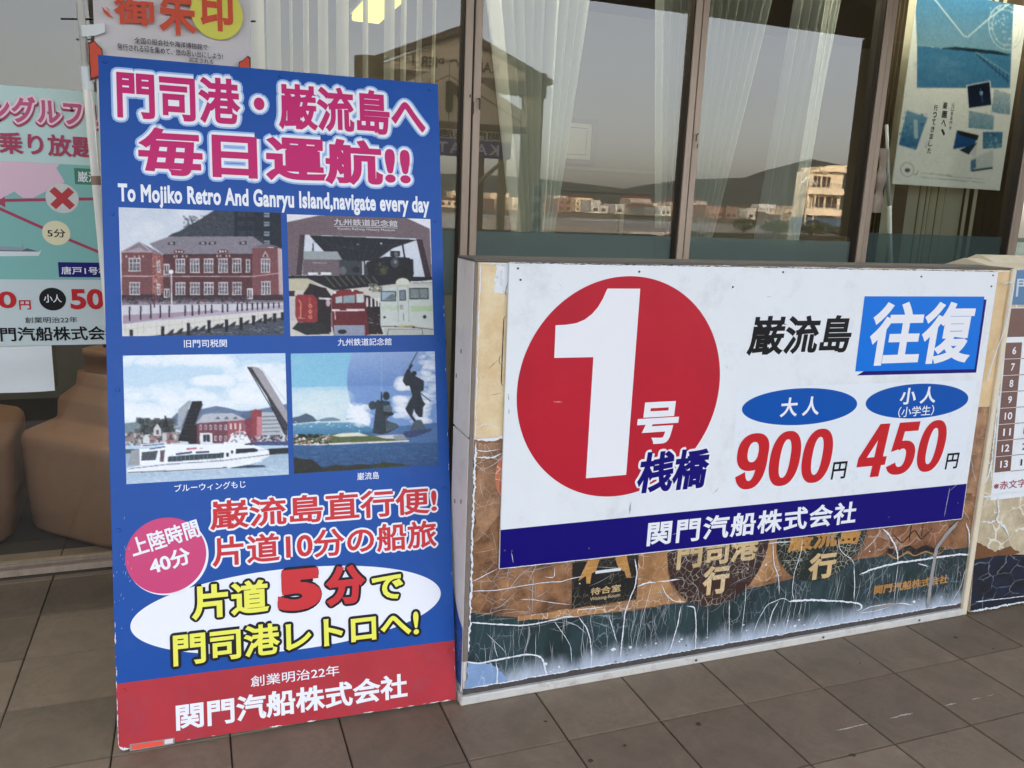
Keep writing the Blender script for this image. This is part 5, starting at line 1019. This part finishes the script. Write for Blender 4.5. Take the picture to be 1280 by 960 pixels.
    p.speck(74, 640, 330, 705, [(206, 200, 190), (58, 70, 48), (40, 54, 40), (190, 110, 100), (230, 230, 226)], 200, (6, 18), 14, .85, .6); p.speck(100, 640, 250, 660, [(40, 56, 44)], 40, (12, 24), 15, .9, .6); p.rc(530, 606, 536, 640, (222, 226, 226)); p.poly([(640, 650), (830, 640), (870, 680), (700, 668)], (206, 206, 204), 10)
    dk = (58, 72, 84)
    p.poly([(625, 632), (640, 520), (650, 450), (690, 400), (745, 410), (760, 480), (770, 490), (772, 505), (740, 515), (722, 540), (770, 560), (812, 585), (780, 605), (730, 632), (690, 640)], dk, 5); p.ell(722, 370, 24, 30, (52, 62, 72)); p.ell(626, 436, 28, 30, (66, 82, 92)); p.poly([(640, 420), (665, 395), (700, 420), (690, 460), (640, 460)], (60, 74, 84), 4); p.rc(684, 340, 694, 420, (44, 54, 62)); p.poly([(700, 440), (750, 430), (765, 465), (760, 480), (705, 490)], (98, 116, 124), 6); p.line([(690, 100), (690, 380)], 2, (186, 206, 232)); p.line([(722, 470), (722, 630)], 5, (96, 116, 128)); p.poly([(700, 480), (770, 486), (774, 502), (706, 512)], (48, 60, 70)); p.poly([(730, 545), (790, 565), (812, 582), (760, 610), (725, 620)], (88, 104, 112), 5)
    p.line([(942, 60), (885, 160), (878, 190)], 6, (56, 60, 70)); p.poly([(870, 180), (890, 190), (900, 215), (985, 265), (985, 330), (960, 345), (975, 400), (996, 430), (980, 450), (975, 520), (950, 520), (925, 490), (915, 460), (905, 510), (930, 545), (915, 555), (870, 490), (855, 460), (885, 400), (905, 370), (885, 300), (860, 300), (836, 265), (850, 220)], (54, 62, 74), 5); p.ell(918, 212, 18, 16, (48, 54, 62)); p.line([(940, 335), (1032, 408)], 6, (50, 52, 60)); p.line([(905, 150), (870, 200)], 14, (52, 60, 70)); p.poly([(885, 615), (915, 550), (940, 540), (965, 540), (1000, 605), (960, 620)], (88, 104, 118), 8); p.poly([(838, 640), (850, 620), (1040, 600), (1030, 620), (920, 660), (850, 665)], (70, 84, 128), 14); p.poly([(770, 650), (840, 640), (870, 680), (780, 680)], (150, 156, 166), 18)
    p.poly([(68, 795), (140, 812), (200, 812), (270, 870), (330, 875), (350, 895), (72, 918)], (58, 58, 54), 4); p.poly([(270, 875), (370, 850), (430, 862), (540, 848), (640, 855), (640, 875), (480, 890), (270, 902)], (66, 66, 54), 5); p.poly([(630, 850), (700, 836), (780, 842), (885, 858), (700, 874), (630, 876)], (70, 78, 54), 5)
    out['island'] = p
    return out
def blue_board():
    a, b = -.0441, .2270
    O = np.array([-.2392, 2.1979, .010]); ux = np.array([math.cos(a), math.sin(a), 0]); n0 = np.array([-math.sin(a), math.cos(a), 0])
    up = np.array([0, 0, 1])*math.cos(b)+n0*math.sin(b); nn = np.cross(ux, up)*-1
    if nn[1] > 0: nn = -nn
    nn = -np.cross(up, ux)*-1 if False else nn
    F = Fr(O, ux, up, nn); W_, H_ = .935, 1.868
    t = thing('standing_signboard', tuple(O+ux*.467), 'tall blue standing signboard with magenta Japanese title, four photographs and a red bottom band', 'sign')
    prism('panel', F, [(0, .006), (.012, 0), (W_-.004, 0), (W_, .004), (W_, H_), (0, H_)], -.016, -.0004, M_ply, t, bevel=.0012)
    flat('blue_face', F, [(.0008, .1788), (W_-.0008, .1803), (W_-.0008, H_-.0008), (.0008, H_-.0008)], 0, M_blueboard, t)
    flat('red_band', F, [(.0008, .0065), (.012, .0008), (W_-.004, .0008), (W_-.0008, .004), (W_-.0008, .1800), (.0008, .1785)], 0, M_redband, t)
    g = dict(bold=.030)
    ol = [(.0085, M_title_white, (0, 0)), (.0125, M_halo, (0, 0))]
    text(t, F, '門司港・巌流島へ', (.044, 1.698, .893, 1.832), .0022, M_magenta, .030, outlines=[(.0006, M_shadow_ink, (.0022, -.0026)), (.0125, M_title_white, (0, 0)), (.0175, M_halo, (0, 0))])
    text(t, F, '毎日運航!!', (.093, 1.547, .842, 1.682), .0022, M_magenta, .034, outlines=[(.0006, M_shadow_ink, (.0022, -.0026)), (.0125, M_title_white, (0, 0)), (.0175, M_halo, (0, 0))])
    text(t, F, 'To Mojiko Retro And Ganryu Island,navigate every day', (.040, 1.459, .897, 1.524), .0006, M_title_white, .038, lw=1.06)
    pics = pictures()
    for k, bx in (('custom_house', (.0405, 1.110, .4625, 1.4585)), ('railway_museum', (.4795, 1.106, .8985, 1.4555)), ('ferry_bridge', (.0405, .711, .4640, 1.0575)), ('island', (.4790, .7125, .9000, 1.0560))):
        o = pics[k].build('photograph', F, bx, .0008, t, PRINT)
        o['label'] = {'custom_house': 'photograph of a red brick hall behind a quay', 'railway_museum': 'photograph of old trains under a brown gabled hall', 'ferry_bridge': 'photograph of a white ferry before a raised bridge', 'island': 'photograph of a low island with two dark figures'}[k]
    wi = mat('pale_sign_ink', (206, 206, 210), .5)
    text(t, F, '九州鉄道記念館', (.611, 1.428, .798, 1.448), .0014, wi, .012); text(t, F, 'Kyushu Railway History Museum', (.622, 1.413, .790, 1.4225), .0014, wi, 0)
    flat('underline', F, rect(.611, 1.4245, .798, 1.4258), .0013, wi, t)
    text(t, F, '旧門司税関', (.195, 1.077, .307, 1.099), .0006, M_title_white, .008); text(t, F, '九州鉄道記念館', (.612, 1.076, .770, 1.098), .0006, M_title_white, .012)
    text(t, F, 'ブルーウィングもじ', (.160, .681, .346, .702), .0006, M_title_white, .010); text(t, F, '巌流島', (.657, .682, .721, .704), .0006, M_title_white, .008)
    flat('pink_disc_rim', F, ellipse(.1385, .5065, .1045, .1045, 72), .0004, M_title_white, t); flat('pink_disc', F, ellipse(.1345, .510, .1025, .1035, 72), .0008, M_pinkdisc, t)
    text(t, F, '上陸時間', (.044, .533, .222, .585), .0012, M_title_white, .024, rot=R(14)); text(t, F, '40分', (.090, .470, .197, .520), .0012, M_title_white, .028, rot=R(14))
    ro = [(.0075, M_title_white, (0, 0))]
    text(t, F, '巌流島直行便!', (.249, .568, .892, .650), .0016, M_red_ink, .022, outlines=ro); text(t, F, '片道10分の船旅', (.252, .466, .889, .549), .0016, M_red_ink, .022, outlines=ro)
    flat('white_oval', F, ellipse(.468, .327, .428, .1165, 128), .0004, M_title_white, t)
    yo = [(.0102, M_dark_ink, (0, 0))]
    text(t, F, '片道', (.195, .325, .400, .421), .0020, M_yellow, .032, outlines=yo)
    text(t, F, '5', (.424, .322, .546, .440), .0026, M_red_ink, .065, outlines=[(.0165, M_dark_ink, (0, 0))], step=4e-4); text(t, F, '分', (.556, .322, .672, .438), .0026, M_red_ink, .050, outlines=[(.0125, M_dark_ink, (0, 0))], step=4e-4)
    text(t, F, 'で', (.690, .325, .783, .397), .0020, M_yellow, .030, outlines=yo)
    text(t, F, '門司港レトロへ!', (.145, .206, .826, .294), .0020, M_yellow, .026, outlines=yo)
    text(t, F, '創業明治22年', (.344, .121, .589, .152), .0006, M_title_white, .006); text(t, F, '関門汽船株式会社', (.147, .028, .786, .102), .0006, M_title_white, .028)
    for (x, z) in mm([(17, 1851), (472, 1853), (908, 1850), (24, 1441), (25, 966), (17, 588), (20, 158), (918, 642), (918, 150), (915, 1090), (915, 1450)]):
        MB().tube(F.P(x, z, -.001), F.P(x, z, .0024), .0062, .0050, 16).build('screw', M_blueboard if z > .2 else M_redband, t, smooth=False)
    chips = []; g_ = np.random.RandomState(5)
    for i in range(26):
        z = abs(g_.randn())*.25 % 1.2; L = g_.uniform(.004, .02); chips.append(([(.0025, z), (.0025, z+L)], g_.uniform(.0008, .0022)))
    for i in range(20):
        x = g_.uniform(.02, .92); L = g_.uniform(.004, .035); chips.append(([(x, .0026), (x+L, .0026)], g_.uniform(.0007, .0018)))
    for i in range(9): z = g_.uniform(.02, 1.2); chips.append(([(W_-.003, z), (W_-.003, z+.012)], .0009))
    for i in range(22): x, z = g_.uniform(.008, .045), g_.uniform(.30, .62); chips.append(([(x, z), (x+.003, z+g_.uniform(.003, .01))], .0008))
    ribbons('chipped_edge', F, chips, .0010, M_chip, t, 'stuff', jit=.6, step=.003)
    ribbons('worn_corner', F, [([(.003, .012), (.010, .003), (.03, .002)], .003)], .0012, M_chip, t, 'stuff', jit=.6, step=.003)
    # sticker under the lower left corner
    grey = mat('clear_sticker', (150, 142, 138), .3); rr = mat('sticker_red', (232, 84, 64), .35)
    prism('sticker', F, [(.030, -.006), (.142, -.004), (.142, .0125), (.030, .0125)], .0005, .0013, grey, t); flat('sticker_print', F, rect(.036, -.003, .113, .010), .0016, rr, t)
    flat('sticker_print', F, rect(.117, -.001, .138, .011), .0016, mat('sticker_pink', (226, 214, 222), .4), t)
    # folding rear frame
    for x in (.05, .865):
        q0 = O+ux*x+up*1.35-nn*.020; q1 = np.array([q0[0]+n0[0]*.10, q0[1]+n0[1]*.10, .0])+np.array([0, .0, 0])
        d = np.array([q1[0]-q0[0], q1[1]-q0[1], q1[2]-q0[2]]); wv = ux*.016; th = n0*.009
        q1 = q1+n0*.02
        v = [q0-wv-th+n0*.012, q0+wv-th+n0*.012, q0+wv+th+n0*.012, q0-wv+th+n0*.012]; v2 = [q1-wv-th, q1+wv-th, q1+wv+th, q1-wv+th]
        mesh('rear_leg', [tuple(c) for c in v2]+[tuple(c) for c in v], BF, M_wood, t)
    q0 = O+up*1.345-nn*.020; mesh('hinge_rail', [tuple(q0+ux*x+up*z+nn*-y) for z in (-.02, .02) for x, y in ((.03, -.004), (.905, -.004), (.905, .014), (.03, .014))], BF, M_wood, t)
    hk = F.P(W_, 1.075, -.03); box('latch', hk[0]-.004, hk[0]+.006, hk[1]-.006, hk[1]+.008, hk[2]-.045, hk[2]+.02, M_black, t)
blue_board()
# ---------------------------------------------------------------- across the forecourt (seen mirrored in the windows)
def pier_gate():
    t = thing('pier_gate', (3.9, -6, 0), 'brown gabled pier gate with columns, reflected in the window beside the blue board', 'gate')
    br = mat('gate_brown', (120, 100, 76), .7, .06, 4); dk = mat('gate_dark_trim', (112, 94, 82), .6); ink = mat('gate_letter_black', (36, 30, 26), .6); tan = mat('gate_tan_panel', (240, 222, 190), .7, .05, 3); col = mat('gate_column', (186, 174, 138), .6, .05, 5)
    F = Fr((0, -6, 0), (-1, 0, 0), (0, 0, 1), (0, 1, 0)); c = 3.93
    def X(l): return [(-x, z) for x, z in l]
    prism('gable_panel', F, X([(2.58, 3.40), (5.30, 3.40), (c-.06, 3.97)]), -.20, 0, tan, t)
    prism('roof_edge', F, X([(2.40, 3.38), (2.40, 3.46), (c-.06, 4.09), (5.44, 3.44), (5.44, 3.38), (c-.06, 3.99)]), -.45, .12, dk, t)
    prism('beam', F, X(rect(2.5, 3.20, 5.36, 3.398)), -.22, .02, dk, t)
    text(t, F, 'KARATO PIER 1', (-4.55, 3.47, -3.17, 3.62), .01, ink, .02, step=.004)
    for x in (2.54, 5.18):
        MB().tube((x, -6.1, 0), (x, -6.1, 3.18), .175, .175, 28).build('column', col, t, smooth=False)
        MB().tube((x, -6.1, 3.181), (x, -6.1, 3.54), .215, .215, 28).build('column_cap', dk, t)
    F2 = Fr((0, -5.5, 0), (-1, 0, 0), (0, 0, 1), (0, 1, 0)); c2 = 3.61
    prism('inner_gable', F2, X([(2.38, 2.66), (4.86, 2.66), (4.86, 2.86), (c2, 3.50), (2.38, 2.86)]), -.12, 0, tan, t)
    flat('joint', F2, X([(2.45, 2.70), (2.46, 2.74), (c2, 3.32), (4.78, 2.74), (4.79, 2.70), (c2, 3.30)]), .004, br, t); flat('joint', F2, X(rect(c2-.006, 2.66, c2+.006, 3.48)), .004, br, t)
    one = X([(c2-.055, 2.86), (c2-.04, 2.80), (c2, 2.78), (c2+.04, 2.80), (c2+.055, 2.86), (c2+.055, 3.06), (c2+.17, 2.99), (c2+.23, 3.01), (c2+.235, 3.07), (c2+.19, 3.12), (c2, 3.24), (c2-.05, 3.22)])
    prism('numeral', F2, one, .002, .03, ink, t)
    prism('lower_band', F2, X(rect(2.38, 2.56, 4.86, 2.659)), -.14, .02, dk, t)
    prism('white_sign', F2, X(rect(2.45, 2.42, 4.62, 2.558)), -.10, .0, mat('gate_sign_white', (236, 232, 220), .5), t); text(t, F2, '関門港唐戸', (-4.46, 2.432, -3.2, 2.545), .006, M_black, .02, step=.003)
    prism('navy_sign', F2, X(rect(2.45, 2.17, 4.62, 2.418)), -.10, .0, mat('gate_sign_navy', (22, 40, 150), .4), t); text(t, F2, 'KARATO', (-4.42, 2.21, -3.2, 2.37), .006, M_white_ink, .02, lw=1.3, step=.003)
    for x in (2.62, 3.1, 4.1, 4.46): box('post', x, x+.10, -5.62, -5.52, 0, 2.168, dk if x != 4.46 else col, t)
    MB().tube((4.45, -5.5, 2.10), (3.9, -5.5, 1.62), .03).build('brace', col, t)
pier_gate()
def side_banner():
    t = thing('vertical_sign', (4.9, -4.9, 0), 'narrow white vertical island name sign reflected below the sheer curtain', 'sign')
    F = Fr((0, -4.9, 0), (-1, 0, 0), (0, 0, 1), (0, 1, 0))
    prism('panel', F, rect(-4.93, 1.12, -4.76, 1.83), -.02, 0, M_white, t)
    for i, ch in enumerate('巌流島'): text(t, F, ch, (-4.915, 1.62-.23*i, -4.775, 1.79-.23*i), .004, M_black, .035, step=.002)
    MB().tube((4.845, -4.92, 0), (4.845, -4.92, 1.119), .02).build('post', M_screw, t)
side_banner()
def white_house():
    t = thing('white_house', (57, -63, 0), 'sunlit cream three storey house with balconies mirrored in the window right of the hill', 'house')
    wl = mat('sunlit_cream_wall', (240, 226, 196), .8, .04, 1); dk = mat('house_window', (70, 56, 54), .2); gr = mat('house_grey', (130, 134, 136), .8)
    box('wall', 56.4, 60.6, -63, -61.2, 0, 5.9, wl, t)
    box('roof', 57.0, 60.9, -63.2, -60.4, 5.95, 6.35, wl, t); mesh('roof_slope', [(56.0, -60.6, 5.85), (58.2, -60.6, 5.85), (58.2, -60.6, 6.55), (60.9, -60.6, 6.65), (60.9, -63, 6.65), (58.2, -63, 6.55)], [(1, 3, 2), (0, 1, 2), (2, 3, 4, 5)], wl, t)
    for z in (1.75, 3.75):
        box('balcony', 55.4, 60.5, -61.2, -59.9, z, z+.14, wl, t); box('balcony', 55.4, 60.5, -59.94, -59.88, z+.141, z+.62, wl, t)
        m = MB()
        for i in range(16): m.box(55.45+i*.332, 55.48+i*.332, -59.93, -59.90, z+.621, z+1.02)
        m.box(55.4, 60.5, -59.935, -59.895, z+1.021, z+1.06); m.build('railing', gr, t)
    for x, z, w_ in ((57.2, 2.55, 1.3), (58.8, 2.55, 1.3), (57.0, 4.5, .8), (58.1, 4.5, .9)):
        f = box('window', x, x+w_, -61.198, -61.12, z, z+1.0, dk, t); box('pane_frame', x-.06, x+w_+.06, -61.118, -61.09, z+1.0, z+1.06, wl, f); box('pane_frame', x+w_/2-.03, x+w_/2+.03, -61.118, -61.09, z, z+.999, wl, f)
    box('post', 55.45, 55.58, -60.1, -59.95, 0, 5.6, wl, t); box('post', 56.4, 56.5, -60.1, -59.95, 0, 5.0, wl, t)
    box('ground_floor', 54.8, 60.4, -61.19, -60.0, 0, 1.5, mat('house_blue_shade', (60, 84, 110), .6, .5, 1.2), t)  # dark blue shade at street level put into the wall colour
    m = MB(); m.tube((54.3, -60, 4.4), (55.3, -60, 5.3), .09).tube((55.3, -60, 5.3), (56.3, -60, 4.7), .09); m.build('awning_frame', M_white, t)
white_house()
def town():
    g = np.random.RandomState(12); cols = [(196, 180, 158), (170, 158, 150), (128, 112, 102), (190, 190, 184), (140, 110, 98), (104, 108, 110), (206, 190, 162), (84, 78, 74)]
    ms = [mat('town_wall_%s' % n, c, .85, .25, .35) for n, c in zip(('sand', 'rose', 'brown', 'pale', 'brick', 'grey', 'cream', 'umber'), cols)]; dk = mat('town_window', (62, 58, 60), .3); rf = mat('town_roof', (110, 76, 62), .8)
    n = 0
    for row, (Y, x0, x1, k, hm) in enumerate(((-262, 84, 262, 24, 5.6), (-330, 100, 330, 22, 8.0), (-420, 120, 420, 20, 11))):
        for i in range(k):
            x = x0+(x1-x0)*(i+g.uniform(-.3, .3))/k; w_ = (x1-x0)/k*g.uniform(.5, 1.05); h = hm*g.uniform(.28, .8); y = Y-12+g.uniform(-8, 8); d = g.uniform(8, 14)
            pass
            o = thing('town_house', (x, y, 0), 'small sunlit house of the harbour town mirrored low in the windows', 'house', 'harbour town houses mirrored in the glass')
            m_ = ms[g.randint(len(ms))]; box('wall', x-w_/2, x+w_/2, y-d, y, 0, h, m_, o)
            if g.rand() < .5: mesh('roof', [(x-w_/2-.2, y+.2, h), (x+w_/2+.2, y+.2, h), (x+w_/2+.2, y-d-.2, h), (x-w_/2-.2, y-d-.2, h), (x-w_/2, y-d/2, h+w_*.16), (x+w_/2, y-d/2, h+w_*.16)], [(0, 1, 5, 4), (2, 3, 4, 5), (1, 2, 5), (3, 0, 4)], rf, o)
            else: box('parapet', x-w_/2-.1, x+w_/2+.1, y-d-.1, y+.1, h+.001, h+.3, m_, o)
            mb = MB(); nw = max(1, int(w_/2.0))
            for f in range(max(1, int(h/2.2))):
                for j in range(nw): a = x-w_/2+w_*(j+.28)/nw; mb.box(a, a+w_/nw*.44, y+.002, y+.05, .7+2.2*f, min(h-.2, 1.8+2.2*f))
            mb.build('windows', dk, o); n += 1
    # shrubs along the waterfront: crowns of many small leaf faces
    lf = mat('waterfront_leaves', (58, 70, 46), .9, .4, 1.5); bk = mat('tree_bark', (80, 66, 54), .9)
    for i in range(9):
        x = 44+i*1.7+g.uniform(-.6, .6); y = -52+g.uniform(-2, 2); h = g.uniform(.8, 1.5)
        o = thing('waterfront_tree', (x, y, 0), 'small dark waterfront tree mirrored low in the windows', 'tree', 'waterfront trees mirrored in the glass')
        MB().tube((x, y, -.02), (x, y, h*.6), .10, .05, 8).build('trunk', bk, o)
        V = []; Fc = []
        for k in range(240):
            q = g.randn(3); q = q/np.linalg.norm(q)*g.uniform(.4, 1)**.5; cpt = np.array([x, y, h*.52])+q*[1.1, .9, h*.42]; a = g.randn(3); a /= np.linalg.norm(a); b = np.cross(a, g.randn(3)); b /= np.linalg.norm(b); s_ = g.uniform(.06, .14); j = len(V)
            V += [tuple(cpt+a*s_), tuple(cpt+b*s_), tuple(cpt-a*s_), tuple(cpt-b*s_)]; Fc.append((j, j+1, j+2, j+3))
        mesh('crown', V, Fc, lf, o)
town()
